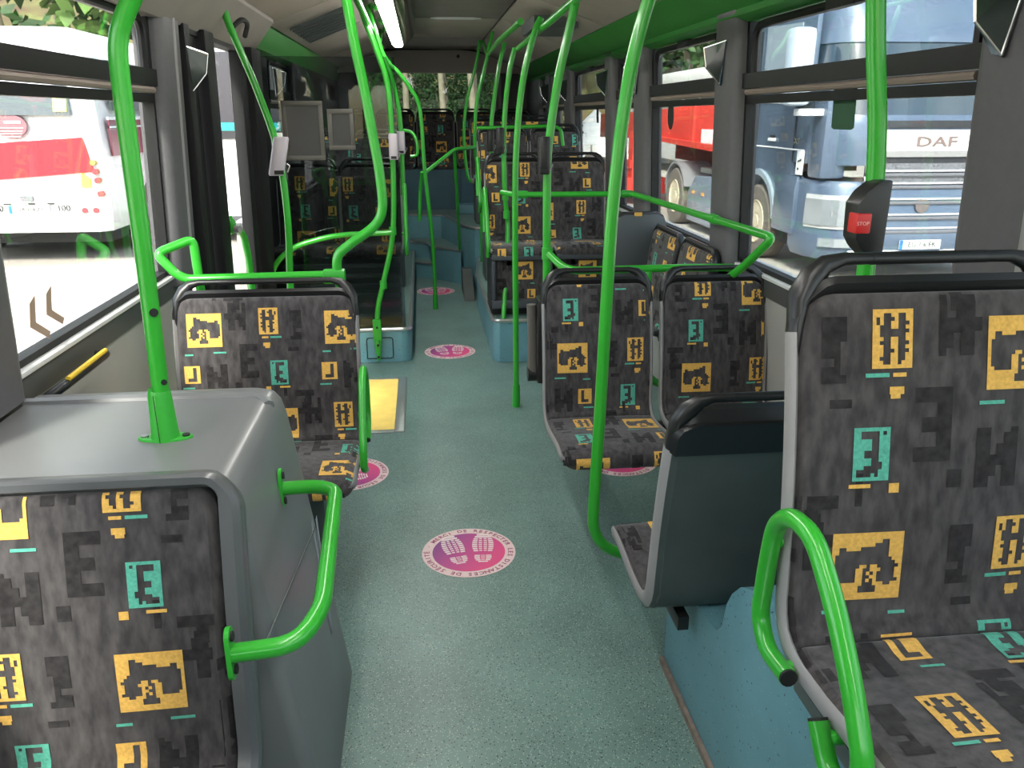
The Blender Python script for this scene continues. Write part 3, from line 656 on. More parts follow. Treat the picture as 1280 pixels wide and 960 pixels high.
# ------------------------------------------------------------------ poles and rails
def pole(label, pts, r=.0175, name='grab_pole', bend=.12, foot=None, smooth=False, group=None, collars=(), n=14):
    base = min(pts, key=lambda p: p[2]); t = thing(name, label, 'pole', base, group)
    P = smoothpts(pts, 8) if smooth else pts
    MB().tube(P, r, n, bend=None if smooth else bend).build('tube', green, t, smooth=True)
    if foot: MB().tube([foot, Vector(foot) + Vector((0, 0, .035)), Vector(foot) + Vector((0, 0, .13))], [r * 1.45, r * 1.4, r * 1.25], 14).build('foot_socket', green_d, t, smooth=True)
    for c in collars: MB().cyl(Vector(c) - Vector((0, 0, .025)), Vector(c) + Vector((0, 0, .025)), r * 1.35, 14).build('clamp', green_d, t, smooth=True)
    return t
p1 = thing('grab_pole', 'thick green pole standing on top of the grey box, nearest pole at upper left', 'pole', (-.572, 1.662, .884))
MB().tube([(-.570, 1.662, .92), (-.562, 1.662, 1.25), (-.557, 1.662, 1.60), (-.553, 1.662, 1.69), (-.50, 1.662, 1.78), (-.33, 1.64, 2.02), (-.28, 1.63, 2.20)], .0175, 16, bend=.07).build('tube', green, p1, smooth=True)
MB().tube([(-.572, 1.662, .888), (-.572, 1.662, .90), (-.572, 1.662, .992), (-.571, 1.662, 1.0)], [.030, .0285, .0235, .0215], 18).build('foot_socket', green_d, p1, smooth=True)
b = MB(); ring = []
for k in range(24):
    a = 2 * PI * k / 24; ring.append((-.572 + math.cos(a) * .058, 1.662 + math.sin(a) * .026 * (1 - .3 * abs(math.cos(a)) ** 4)))
b.prism(ring, .885, .893, 'z').build('foot_flange', green_d, p1, bevel=.002)
for d in (-.043, .043): MB().cyl((-.572 + d, 1.662, .893), (-.572 + d, 1.662, .8965), .008, 12).build('screw', rubber if d > 0 else steel, p1, smooth=True)
MB().cyl((-.5755, 1.6325, .995), (-.5755, 1.6325, .885), .0008, 6).build('socket_seam', rubber, p1)
for z in (1.02, 1.17): MB().cyl((-.5545, 1.648, z), (-.5525, 1.6455, z), .009 if z > 1.1 else .006, 12).build('screw_hole', rubber, p1)
p2 = pole('green pole with black stop-button box, behind the large right seat', [(.884, 1.5, .60), (.884, 1.5, 1.3), (.872, 1.5, 1.5), (.830, 1.5, 1.72), (.79, 1.5, 2.1)], bend=.15)
pole('tall green pole with a curved lower end that bends under the rear-facing seat', [(.70, 2.12, .235), (.60, 2.15, .235), (.53, 2.15, .27), (.495, 2.15, .33), (.490, 2.15, .42), (.498, 2.15, .7), (.504, 2.15, 1.0), (.513, 2.15, 1.33), (.536, 2.15, 1.6), (.57, 2.15, 1.78), (.64, 2.15, 2.0)], r=.0175, smooth=True)
pole('green pole rising just behind the forward-facing pair, black ticket box on it', [(.56, 3.30, .50), (.535, 3.4, .66), (.528, 3.4, .85), (.523, 3.4, 1.33), (.535, 3.4, 1.5), (.565, 3.4, 1.7), (.612, 3.4, 1.91), (.63, 3.4, 2.0)], smooth=True, collars=[(.528, 3.4, .985)])
pole('slim green pole standing on the open floor at the start of the wheelchair bay', [(.482, 4.16, .0), (.48, 4.16, .32), (.474, 4.16, 1.14), (.486, 4.16, 1.49), (.517, 4.16, 1.74), (.567, 4.16, 1.93), (.60, 4.16, 2.0)], smooth=True, foot=(.482, 4.16, 0), r=.016)
p6 = pole('green pole at the edge of the right podium, clamped above the raised seat', [(.50, 5.06, .28), (.555, 5.3, .80), (.536, 5.3, 1.08), (.532, 5.3, 1.47), (.563, 5.3, 1.79), (.60, 5.3, 1.95)], smooth=True, collars=[(.540, 5.3, 1.05), (.547, 5.3, .93)], r=.016)
pole('green pole further back on the right, its lower part black', [(.56, 6.5, .95), (.551, 6.5, 1.43), (.572, 6.5, 1.64), (.617, 6.5, 1.915), (.66, 6.5, 2.08)], smooth=True, r=.016)
pole('green pole at the rear stair, right side, joined to the sloping stair rail', [(.52, 7.2, .29), (.513, 7.2, .91), (.469, 7.2, 1.30), (.488, 7.2, 1.65), (.568, 7.2, 1.966), (.63, 7.2, 2.22)], smooth=True, r=.016)
pole('farthest green pole on the right with a hooked lower end', [(.53, 7.8, .954), (.47, 7.8, .955), (.43, 7.8, 1.02), (.404, 7.8, 1.35), (.432, 7.8, 1.655), (.527, 7.8, 2.0), (.565, 7.8, 2.2)], smooth=True, r=.015)
pl1 = pole('green pole beside the left door with a pale ticket validator on it', [(-.69, 4.0, .0), (-.675, 4.0, .7), (-.657, 4.0, 1.08), (-.675, 4.0, 1.4), (-.745, 4.0, 1.67), (-.835, 4.0, 1.93), (-.86, 4.0, 2.04)], smooth=True, r=.0165)
pole('green pole with a double bend, joining the rail behind the wide left seat', [(-.323, 2.95, .98), (-.318, 2.95, 1.06), (-.272, 2.95, 1.105), (-.18, 2.95, 1.17), (-.147, 2.95, 1.235), (-.150, 2.95, 1.35), (-.162, 2.95, 1.45), (-.188, 2.95, 1.64), (-.223, 2.95, 1.86), (-.26, 2.95, 2.22)], smooth=True, r=.0175)
pl3 = pole('green pole screwed to the front of the left podium beside the aisle', [(-.325, 5.07, .12), (-.315, 5.07, .36), (-.264, 5.05, .56), (-.195, 5.05, .86), (-.174, 5.05, 1.30), (-.182, 5.05, 1.70), (-.241, 5.05, 1.92), (-.30, 5.05, 2.08), (-.33, 5.05, 2.22)], smooth=True, r=.017, collars=[(-.195, 5.05, .87), (-.27, 5.05, .53)])
bf = MB(); bf.prism([(-.352, .16), (-.298, .16), (-.298, .30), (-.352, .30)], 5.045, 5.085, 'y'); bf.prism([(-.35, .16), (-.30, .16), (-.315, .02), (-.335, .02)], 5.06, 5.085, 'y'); bf.build('foot_bracket', green_d, pl3, bevel=.006)
for z in (.05, .13, .25): MB().cyl((-.325, 5.05, z), (-.325, 5.042, z), .008, 10).build('screw', rubber, pl3)
pole('green pole at the left of the rear stair, leaning to the ceiling', [(.075, 6.6, .0), (.068, 6.6, .55), (.023, 6.6, 1.136), (.002, 6.6, 1.59), (-.06, 6.6, 1.74), (-.142, 6.6, 1.853), (-.257, 6.6, 1.983), (-.33, 6.6, 2.2)], smooth=True, r=.0155, foot=(.074, 6.6, .0))
pole('short green pole hanging from the left stair pole, bracket at its lower end', [(.0, 6.65, 1.12), (-.02, 6.75, .95), (-.035, 6.75, .72)], smooth=True, r=.014)
pole('thin green pole just behind the podium pole, carrying the second validator', [(-.13, 5.45, 1.05), (-.128, 5.45, 1.5), (-.165, 5.45, 1.75), (-.23, 5.45, 1.95), (-.30, 5.45, 2.2)], smooth=True, r=.015)
sr = thing('stair_handrail', 'green sloping handrail across the rear stair with one upright post', 'handrail', (.03, 6.7, 1.1))
MB().tube([(.03, 6.62, 1.12), (.275, 6.9, 1.285), (.36, 7.0, 1.29), (.465, 7.18, 1.29)], .0155, 12, bend=.05).build('rail', green, sr, smooth=True)
MB().tube([(.275, 6.9, 1.275), (.295, 7.05, .9), (.305, 7.6, .30), (.306, 7.66, .20)][:2] + [(.33, 7.5, .36)], .0145, 12).build('post', green, sr, smooth=True)
def rail(label, pts, r=.0165, bend=.08, name='handrail', brackets=()):
    t = thing(name, label, 'handrail', min(pts, key=lambda p: p[2])); MB().tube(pts, r, 14, bend=bend).build('tube', green, t, smooth=True)
    for c, d in brackets: MB().cyl(Vector(c) - Vector(d) * .03, Vector(c) + Vector(d) * .03, r * 1.35, 14).build('clamp', green_d, t, smooth=True)
    return t
rail('overhead green rail along the ceiling on the right, front part', [(.62, 5.3, 1.945), (.605, 4.16, 1.955), (.62, 3.4, 1.98), (.64, 2.15, 2.0), (.66, -.5, 2.02)])
rail('overhead green rail along the ceiling on the right, rear part', [(.52, 4.33, 2.0), (.535, 5.6, 2.02), (.60, 7.4, 2.05), (.60, 7.9, 2.2)])
rail('overhead green rail on the left side of the ceiling lamp', [(-.245, 2.95, 2.02), (-.28, 5.05, 2.06), (-.29, 6.6, 2.06), (-.29, 7.0, 2.2)])
rail('green cross rail before the raised right seats, continuing forward along the windows', [(.49, 5.02, 1.10), (.55, 4.86, 1.10), (1.272, 4.84, 1.10), (1.272, 3.39, 1.119), (1.272, 2.80, 1.127), (1.245, 2.98, .99), (1.22, 3.06, .93)], bend=.05, brackets=[((1.272, 3.42, 1.12), (0, 1, 0)), ((1.24, 4.842, 1.1), (1, 0, 0)), ((.60, 4.86, 1.1), (1, 0, 0))])
rail('green rail running behind the handles of the forward-facing pair', [(.528, 3.4, .99), (.575, 3.30, .945), (.62, 3.25, .935), (1.10, 3.25, .938), (1.30, 3.22, .94)], bend=.04)
r5 = rail('green post frame between the two seats of the forward-facing pair', [(.93, 3.22, .93), (.915, 3.16, .52), (.955, 3.10, .47), (1.10, 3.08, .46)], bend=.06)
r2b = rail('green rail behind the wide left seat, ending in a loop at the window', [(-.31, 2.95, .995), (-.86, 2.95, .99), (-.895, 2.95, 1.01), (-.955, 2.95, 1.085), (-.84, 3.02, 1.125), (-.835, 3.02, .88)], bend=.03)
bb = MB().box(-.375, -.295, 2.925, 2.975, .965, 1.015).build('clamp_block', green_d, r2b, bevel=.008)
MB().tube([(-.318, 2.95, .97), (-.318, 2.95, .55), (-.318, 2.86, .40)], .0165, 12).build('support_post', green, r2b, smooth=True)
ar = rail('green arched rail over the glass screen beyond the left door', [(-.955, 4.93, .25), (-.955, 4.93, .56), (-.91, 4.93, .70), (-.79, 4.93, .80), (-.55, 4.93, .865), (-.2, 4.95, .872)], bend=.13)
rail('green cross rail in front of the second-row right seats', [(.44, 6.45, 1.46), (1.0, 6.38, 1.475), (1.08, 6.36, 1.46), (1.1, 6.36, 1.33)], bend=.05, r=.0135)
rail('small green handle curving out of the dark on the left of the stair pole', [(-.16, 6.9, 1.44), (-.07, 6.85, 1.43), (-.03, 6.8, 1.36), (-.03, 6.8, 1.24), (-.09, 6.8, 1.235)], bend=.05, r=.013)
# arm loops on seats
def guard(label, X, pts, r=.0155, lugs=(), caps=True, bend=.05):
    t = thing('armrest_guard', label, 'armrest', (X, pts[0][0], pts[0][1]))
    MB().tube([(X, y, z) if len(p_) == 2 else p_ for p_ in pts for y, z in [p_[-2:]]], r, 14, bend=bend).build('loop', green, t, smooth=True)
    if caps:
        for a, b_ in ((pts[0], pts[1]), (pts[-1], pts[-2])):
            p = Vector((X, a[-2], a[-1])); d = (p - Vector((X, b_[-2], b_[-1]))).normalized(); MB().cyl(p, p + d * .004, r * .95, 12).build('end_cap', rubber, t)
    for y, z, dx in lugs: MB().cyl((X, y, z), (X + dx, y, z), .011, 10).build('lug', green_d, t, smooth=True)
    return t
guard('green loop armrest in the right foreground, on the aisle side of the large seat', .548, [(.985, .708), (1.065, .700), (1.105, .742), (1.097, .853), (1.086, .925), (1.042, .965), (.965, .972), (.885, .905), (.818, .825), (.762, .735), (.785, .665), (.84, .66), (.885, .712)], lugs=[(1.01, .706, .04), (1.094, .89, .04), (.868, .695, .04)], bend=.035)
guard('flat green guard on the aisle side of the wide left seat', -.225, [(2.62, .47), (2.70, .52), (2.70, .68), (2.64, .735), (2.56, .70), (2.44, .50), (2.44, .44), (2.48, .42)], lugs=[(2.68, .54, -.03), (2.50, .43, -.03)], r=.013, bend=.04)
guard('slim green guard on the aisle side of the raised left seat', -.118, [(5.43, .77), (5.45, .90), (5.44, 1.10), (5.36, 1.13), (5.20, .86), (5.17, .75), (5.2, .70)], lugs=[(5.42, .80, -.03)], r=.014)
guard('green guard on the aisle side of the front raised right seat', .41, [(5.43, .80), (5.46, .93), (5.44, 1.08), (5.36, 1.10), (5.16, .82), (5.12, .74), (5.16, .68)], lugs=[(5.42, .82, .03)], r=.0145)
guard('green guard beside the second-row right seat, seen past the first guard', .44, [(6.5, .94), (6.55, 1.08), (6.52, 1.22), (6.45, 1.24), (6.28, .98), (6.24, .90), (6.3, .84)], lugs=[(6.5, .97, .03)], r=.0145)

# ------------------------------------------------------------------ devices on poles
def stopbox(label, x, y, z, h=.125, s_=1, sc=1):
    t = thing('stop_button_box', label, 'button box', (x, y, z - h / 2))
    pts = [(-.042, -.25), (-.045, .20), (-.030, .36), (-.004, .5), (.018, .5), (.018, -.5), (-.012, -.5), (-.03, -.38)]
    MB().prism([(x + a * s_ * sc, z + b * h) for a, b in pts], y - .032 * sc, y + .02 * sc, 'y').build('housing', black, t, bevel=.004 * sc)
    MB().box(*sorted((x - .048 * s_ * sc, x - .018 * s_ * sc)), y - .038 * sc, y - .005, z - .026 * sc, z + .012 * sc).build('button', red_p, t, bevel=.003 * sc)
    return t
sb = stopbox('black box with red button marked STOP on the pole behind the large right seat', .868, 1.485, 1.362, .145)
q = MB(); place_text(q, 'STOP', .0105, (.833, 1.4463, 1.355), (1, 0, 0), (0, 0, 1), ext=.0004); q.build('stop_lettering', mat('pale_pink_print', (.8, .45, .42), .5), sb)
def vbox(label, x, y, z, h, m=black, w=.05, d=.06, lean=0):
    t = thing('ticket_box', label, 'ticket machine', (x, y, z - h / 2))
    c0, c1 = (x + lean / 2, y), (x - lean / 2, y); rr = []
    for zz, (cx, cy), k in ((z - h / 2, c0, .9), (z - h / 2 + .01, c0, 1), (z + h / 2 - .01, c1, 1), (z + h / 2, c1, .9)):
        rr.append([(cx + w / 2 * k * math.copysign(abs(math.cos(a)) ** .6, math.cos(a)), cy + d / 2 * k * math.copysign(abs(math.sin(a)) ** .6, math.sin(a)), zz) for a in [2 * PI * i / 20 for i in range(20)]])
    MB().loft(rr).build('casing', m, t, smooth=True)
    MB().box(x - w * .3, x + w * .3, y - d / 2 - .006, y - d / 2 + .01, z - h * .46, z - h * .36).build('slot', rubber, t)
    MB().tube([(x + w / 2, y, z - h * .2), (x + w / 2 + .012, y, z - h * .25), (x + w / 2, y, z - h * .42)], .003, 6).build('strap', steel, t)
    return t
vbox('pale lilac ticket validator on the pole by the left door', -.668, 3.975, 1.37, .175, lilac, .07, .06, lean=-.035)
MB().box(-.70, -.65, 4.0, 4.03, 1.33, 1.475).build('backplate', white_p, None, bevel=.004)
o = bpy.data.objects['backplate']; tag(recenter(o), 'white backplate behind the pale validator on the pole by the left door', 'plate')
vbox('pale lilac ticket validator on the podium pole beside the aisle, nearer of two', -.165, 5.02, 1.375, .15, lilac, .055, .06)
vbox('second pale validator just behind the first at the aisle podium pole', -.128, 5.45, 1.385, .14, lilac, .05, .05)
vbox('tall black ticket box on the pole behind the forward-facing pair', .505, 3.38, 1.395, .15, black, .05, .06, lean=0)
vbox('black box on the podium pole, second black box from the front', .502, 5.27, 1.40, .16, black, .05, .06)
vbox('black box low on the black-bottomed pole at the right', .545, 6.48, 1.37, .17, black, .055, .05)
# grab handle, chevrons and labels by the left window
g2 = thing('wall_grab_handle', 'black grab handle with yellow strip on the left wall below the window', 'handle', (-.94, 2.2, .87))
MB().tube([(-.985, 2.03, .86), (-.945, 2.06, .885), (-.935, 2.34, .893), (-.975, 2.38, .88)], .013, 10, bend=.02).build('bar', black, g2, smooth=True)
MB().tube([(-.938, 2.08, .899), (-.930, 2.32, .907)], .007, 8).build('yellow_strip', yel_p, g2, smooth=True)
def decal(name, label, cat, polys, side, m, lift=.004):
    q = MB()
    for P in polys:
        V = [(xw(side, z) + side * (.03 - lift), y, z) for y, z in P]; V2 = [(v[0] + side * .001, v[1], v[2]) for v in V]; n = len(P)
        q.add(V + V2, [tuple(range(n)), tuple(range(n, 2 * n))[::-1]] + [(i, (i + 1) % n, (i + 1) % n + n, i + n) for i in range(n)])
    return tag(recenter(q.build(name, m, None)), label, cat)
cv = mat('tan_vinyl_decal', (.38, .27, .20), .6)
decal('window_decal', 'pair of tan chevron stickers low on the left window', 'sticker', [[(2.155, 1.085), (2.19, 1.10), (2.175, 1.03), (2.25, .985), (2.235, .97), (2.14, 1.025)], [(2.255, 1.09), (2.29, 1.105), (2.275, 1.04), (2.345, 1.0), (2.33, .985), (2.24, 1.035)]], -1, cv)
dgr = mat('dark_green_sticker', (.01, .075, .03), .5); ovm = mat('black_sticker', (.012, .012, .012), .5)
gs = decal('window_label', 'dark green rectangular notice sticker on the right window above the truck cab', 'sticker', [[(2.485, 1.515), (2.485, 1.635), (2.50, 1.642), (2.615, 1.642), (2.63, 1.635), (2.63, 1.515), (2.615, 1.508), (2.50, 1.508)]], 1, dgr)
decal('window_label', 'black oval sticker on the right window in front of the red trailer', 'sticker', [[(4.42 + .055 * math.cos(2 * PI * k / 24), 1.55 + .072 * math.sin(2 * PI * k / 24)) for k in range(24)]], 1, ovm)
decal('window_label', 'narrow black strip sticker on the right window in front of the white mound', 'sticker', [[(6.26, 1.50), (6.26, 1.63), (6.34, 1.63), (6.34, 1.50)]], 1, ovm)
# wedge-shaped lamps / mirrors on the pillars
dgl = mat('dark_glossy_glass', (.03, .04, .035), .06, coat=1)
def wedge(label, side, y, z, s_=1.0):
    x = xw(side, z) - side * .045; t = thing('pillar_fitting', label, 'fitting', (x, y, z - .09), 'dark wedge fittings on the pillars')
    A = [(x, y - .04, z + .085), (x, y + .05, z + .075), (x, y + .04, z - .085), (x, y - .0, z - .095)]
    tip = [(x - side * .005, y - .045, z + .08), (x - side * .075, y + .03, z + .055), (x - side * .06, y + .03, z - .02), (x - side * .005, y - .0, z - .09)]
    MB().hexa(A, tip).build('glossy_body', dgl, t)
    b = MB(); 
    for i in range(4): b.cyl(tip[i], tip[(i + 1) % 4], .0035, 6)
    b.build('bright_edge', chrome, t, smooth=True)
    MB().cyl((x, y + .045, z - .06), (x - side * .006, y + .045, z - .06), .008, 8).build('screw', steel, t)
for i, (y, lab) in enumerate([(1.74, 'dark glossy wedge fitting on the nearest right pillar, top right corner'), (3.47, 'dark glossy wedge fitting on the pillar between truck and red trailer'), (4.86, 'dark glossy wedge fitting on the pillar left of the red trailer'), (5.66, 'dark glossy wedge fitting on the fourth right pillar, behind the tall pole'), (7.25, 'dark glossy wedge fitting on the far right pillar'), (8.3, 'smallest dark wedge fitting, on the farthest right pillar')]): wedge(lab, 1, y, 1.765)
wedge('dark glossy wedge fitting on the left pillar before the door', -1, 3.59, 1.735)
wedge('dark glossy wedge fitting on the left side beyond the door', -1, 5.6, 1.76)
# glass screen with two notice frames
gsn = thing('glass_screen', 'smoked glass screen beyond the left door, in front of the raised left seats', 'screen', (-.58, 4.985, .226))
MB().box(-.96, -.14, 5.098, 5.104, .24, 1.88).build('pane', glass_s, gsn)
for i in range(6): MB().box(-.955, -.16, 5.14, 5.155, .30 + i * .065, .325 + i * .065).build('reflection_slat', mat('slate_reflection', (.10, .11, .12), .4), gsn, bevel=.003)  # slats put the banded reflections of the glass into solid bars
def notice(label, x0, x1, z0, z1, y):
    t = thing('notice_frame', label, 'notice frame', ((x0 + x1) / 2, y, z0)); fm = mat('grey_bronze_frame', (.10, .095, .085), .4, .3)
    for a in ((x0, x1, z0, z0 + .028), (x0, x1, z1 - .028, z1)): MB().box(a[0], a[1], y - .014, y + .006, a[2], a[3]).build('frame_bar', fm, t, bevel=.004)
    for a in ((x0, x0 + .026), (x1 - .026, x1)): MB().box(a[0], a[1], y - .0135, y + .0055, z0 + .02, z1 - .02).build('frame_bar', fm, t, bevel=.004)
    MB().box(x0 + .015, x1 - .015, y - .004, y + .004, z0 + .015, z1 - .015).build('dark_sheet', mat('charcoal_sheet', (.045, .045, .048), .25), t)
notice('larger dark notice frame on the glass screen, nearer the door', -.815, -.575, 1.295, 1.635, 5.084)
notice('smaller dark notice frame on the glass screen, nearer the aisle', -.55, -.395, 1.355, 1.59, 5.084)
# ceiling lamp
lp = thing('ceiling_lamp', 'long ceiling lamp with glowing strip and glossy black sides, top centre', 'lamp', (-.2, 5, 2.1))
lens = mat('lamp_diffuser', (.9, .9, .88), .4, emit=((1, .97, .92), 5.0))
def lampbody(t, xc, y0, y1, s_=1):
    rr = []; rl = []
    for y, k in ((y0, 1), (y1 - .5, 1), (y1 - .2, .85), (y1 - .05, .5), (y1, .2)):
        rr.append([(xc + .14 * k * math.cos(a), y, 2.235 - .13 * max(math.sin(a), -.1) * (.5 + .5 * k)) for a in [2 * PI * i / 20 for i in range(20)]])
        rl.append([(xc + s_ + .044 * max(k, .4) * math.cos(a), y - .02, 2.235 - .13 * (.5 + .5 * k) - .012 * math.sin(a)) for a in [2 * PI * i / 12 for i in range(12)]])
    MB().loft(rr).build('housing', mat('glossy_black', (.015, .015, .015), .12, coat=.6), t, smooth=True); MB().loft(rl).build('diffuser', lens, t, smooth=True)
lampbody(lp, -.15, .3, 7.6, -.012)
lt = thing('ceiling_lamp', 'long added ceiling lamp over the camera end of the bus, right side, out of view', 'lamp', (.55, 0, 2.1))  # unseen lamp added to supplement the interior light
lampbody(lt, .62, -1.4, .9, 0)

# ------------------------------------------------------------------ floor stickers
def sticker(label, cx, cy, rot=0, detail=True):
    t = thing('distance_sticker', label, 'sticker', (cx, cy, .0005), 'round distancing stickers on the floor'); t.rotation_euler = (0, 0, rot); ORG[t.name] = (0, 0, 0)
    def disc(r, z, n=48): return [(r * math.cos(2 * PI * k / n), r * math.sin(2 * PI * k / n), z) for k in range(n)]
    rimm = mat('pale_pink_ring', (.74, .56, .56), .5, var=.06, scale=60)
    if 'magenta_print' not in MATS:
        m = mat('magenta_print', (.6, .04, .22), .5); tt = m.node_tree; c = nn(tt, 'ShaderNodeTexCoord'); sp = nn(tt, 'ShaderNodeSeparateXYZ'); mr = nn(tt, 'ShaderNodeMapRange')
        ad = nn(tt, 'ShaderNodeMath', operation='SUBTRACT'); mr.inputs['From Min'].default_value = -.17; mr.inputs['From Max'].default_value = .12
        cr_ = nn(tt, 'ShaderNodeValToRGB'); cr_.color_ramp.elements[0].color = (.16, .03, .20, 1); cr_.color_ramp.elements[1].color = (.72, .06, .22, 1); e = cr_.color_ramp.elements.new(.4); e.color = (.42, .04, .24, 1)
        hf = nn(tt, 'ShaderNodeMath', operation='MULTIPLY'); hf.inputs[1].default_value = .6
        tt.links.new(c.outputs['Object'], sp.inputs[0]); tt.links.new(sp.outputs[1], hf.inputs[0]); tt.links.new(sp.outputs[0], ad.inputs[0]); tt.links.new(hf.outputs[0], ad.inputs[1]); tt.links.new(ad.outputs[0], mr.inputs[0]); tt.links.new(mr.outputs[0], cr_.inputs[0]); tt.links.new(cr_.outputs[0], tt.nodes['Principled BSDF'].inputs['Base Color'])
    MB().loft([disc(.175, 0), disc(.175, .0010)]).build('pale_ring', rimm, t); MB().loft([disc(.136, .0010), disc(.136, .0016)]).build('magenta_disc', MATS['magenta_print'], t)
    pale = mat('pale_footprint', (.80, .66, .68), .5)
    for cx_, cy_, rt_ in ((-.052, .012, R(12)), (.054, .016, R(-4))):
        M_ = Matrix.Translation((cx_, cy_, 0)) @ Matrix.Rotation(rt_, 4, 'Z')
        fp = MB()
        def bar(x0, x1, y0, y1, M_=M_): fp.add([M_ @ Vector((x, y, .0021)) for x, y in ((x0, y0), (x1, y0), (x1, y1), (x0, y1))], [(0, 1, 2, 3)])
        for k in range(9):                                         # fore sole: rows of tread bars
            y = -.020 + k * .0145; w = .041 * math.sqrt(max(0, 1 - ((y - .025) / .088) ** 2)); h = .0098
            if k >= 7: bar(-w, w, y, y + .012); continue
            bar(-w, -w * .52, y, y + h); bar(w * .52, w, y, y + h); bar(-w * .40, -.003, y + .003, y + h + .001); bar(.003, w * .40, y + .003, y + h + .001)
        fp.build('sole_print', pale, t); fp = MB()
        for k in range(5):                                         # heel
            y = -.095 + k * .0105; w = .032 * math.sqrt(max(.05, 1 - ((y + .062) / .040) ** 2)); h = .0072
            if k == 0: bar(-w, w, y, y + h)
            else: bar(-w, -w * .35, y, y + h); bar(w * .35, w, y, y + h); bar(-w * .25, w * .25, y + .002, y + h - .001)
        fp.build('heel_print', pale, t)
    q = MB(); txt = 'MERCI DE RESPECTER LES DISTANCES DE SÉCURITÉ · '; st_ = 360 / len(txt)
    for i, ch in enumerate(txt):
        if ch == ' ': continue
        a = R(146 - i * st_); c = Vector((math.cos(a) * .1555, math.sin(a) * .1555, .0016)); place_text(q, ch, .0265, c, (math.sin(a), -math.cos(a), 0), (math.cos(a), math.sin(a), 0), ext=.0003, sx=1.1, bold=.012)
    q.build('ring_lettering', mat('dark_magenta_ink', (.30, .03, .13), .5), t)
    return t
sticker('round magenta footprint sticker in the middle of the aisle, nearest and fully visible', .125, 2.615)
sticker('round magenta footprint sticker at the podium end of the aisle, second from the camera', .150, 5.30)
sticker('round magenta footprint sticker half under the wide left seat', -.375, 3.36, R(90))
sticker('round magenta footprint sticker mostly hidden under the forward-facing pair on the right', .885, 3.37, R(-20))
sticker('farthest round footprint sticker, at the foot of the rear stair', .09, 7.32)

# ------------------------------------------------------------------ outside
GZ = -.35
ground_m = mat('pale_gravel_yard', (.50, .46, .41), .9, col2=(.36, .33, .29), scale=1.2, bump=.3)
gr = bpy.data.objects.new('ground', None); COL.objects.link(gr); gr['kind'] = 'structure'; ORG['ground'] = (0, 0, 0)
MB().box(-90, 90, -60, 120, GZ - .2, GZ).build('yard_surface', ground_m, gr)
# truck
truck_b = mat('slate_blue_truck_paint', (.105, .145, .215), .28, .2, var=.08, scale=1.5, coat=.6)
tw = mat('truck_white_panel', (.86, .86, .86), .3); tdk = mat('truck_dark_plastic', (.03, .03, .035), .5); tyre = mat('tyre_rubber', (.15, .13, .11), .8, var=.2, scale=10)
rimy = mat('cream_rim_steel', (.60, .52, .38), .45); mesh_g = mat('grille_mesh', (.20, .20, .22), .4, .3, var=.5, scale=60)
tg = mat('truck_glass', (.03, .05, .07), .05, coat=1); hl = mat('headlamp_glass', (.42, .45, .48), .12, .5)
TX0, TY = 4.65, 9.0
tk = thing('semi_truck', 'slate-blue lorry cab with white nose and mesh grille, outside the right windows', 'truck', (5.9, 12, GZ))
def cab_outline(z, f=0, side=0):
    y = TY + f; c = []
    L_ = [(4.65 + side, 9.62), (4.66 + side, 9.42), (4.74 + side, 9.22), (4.90, 9.08), (5.15, 9.0), (5.9, 8.965), (6.65, 9.0), (6.90, 9.08), (7.06 - side, 9.22), (7.14 - side, 9.42), (7.15 - side, 9.62)]
    return [(4.65 + side, 11.62, z)] + [(x, y_ + f, z) for x, y_ in L_] + [(7.15 - side, 11.62, z)]
MB().loft([cab_outline(1.0), cab_outline(1.17), cab_outline(1.45), cab_outline(1.56, .04)]).build('cab_body', truck_b, tk, smooth=True)
MB().loft([cab_outline(1.56, .05, .02), cab_outline(2.35, .28, .06)]).build('windscreen', tg, tk, smooth=True)
MB().loft([cab_outline(2.35, .26, .05), cab_outline(2.6, .32, .07), cab_outline(3.2, .7, .15), cab_outline(3.3, 1.2, .3)]).build('cab_roof', truck_b, tk, smooth=True)
# cab side panel above and around the wheel arch (near side and far side share the shape)
def side_panel(x0, x1):
    wy, wz, r = 10.87, .20, .60
    P = [(9.98, 1.75), (9.90, .95), (9.90, .28)] + [(10.27, .28)] + [(wy - r * math.cos(R(a)), wz + r * math.sin(R(a))) for a in range(10, 175, 15)] + [(11.49, .28), (11.62, .28), (11.62, 1.75)]
    return MB().prism(P, x0, x1, 'x').build('cab_side', truck_b, tk)
side_panel(4.64, 4.72); side_panel(7.08, 7.16)
MB().box(4.636, 4.70, 9.62, 11.62, 1.70, 2.75).build('cab_side', truck_b, tk, bevel=.02)
MB().prism([(9.85, 1.80), (9.98, 2.62), (11.0, 2.66), (11.0, 1.86)], 4.625, 4.64, 'x').build('door_window', mat('truck_side_glass', (.30, .36, .42), .05, coat=1), tk)
MB().prism([(11.12, 1.9), (11.12, 2.62), (11.5, 2.62), (11.5, 1.9)], 4.625, 4.64, 'x').build('rear_side_window', tg, tk)
for y in (9.90, 11.06): MB().box(4.632, 4.645, y, y + .012, .95 if y > 10 else 1.0, 1.85).build('door_seam', tdk, tk)
MB().tube([(4.638, 9.70, 1.683), (4.636, 10.6, 1.715), (4.638, 11.6, 1.735)], .010, 6).build('crease_line', tw, tk, smooth=True)
MB().tube([(4.638, 9.62, 1.150), (4.636, 10.6, 1.158), (4.638, 11.6, 1.158)], .010, 6).build('crease_line', tw, tk, smooth=True)
MB().box(4.60, 4.645, 10.45, 10.62, 1.235, 1.275).build('door_handle', white_p, tk, bevel=.008); MB().box(4.62, 4.642, 10.48, 10.60, 1.275, 1.31).build('handle_recess', rubber, tk)
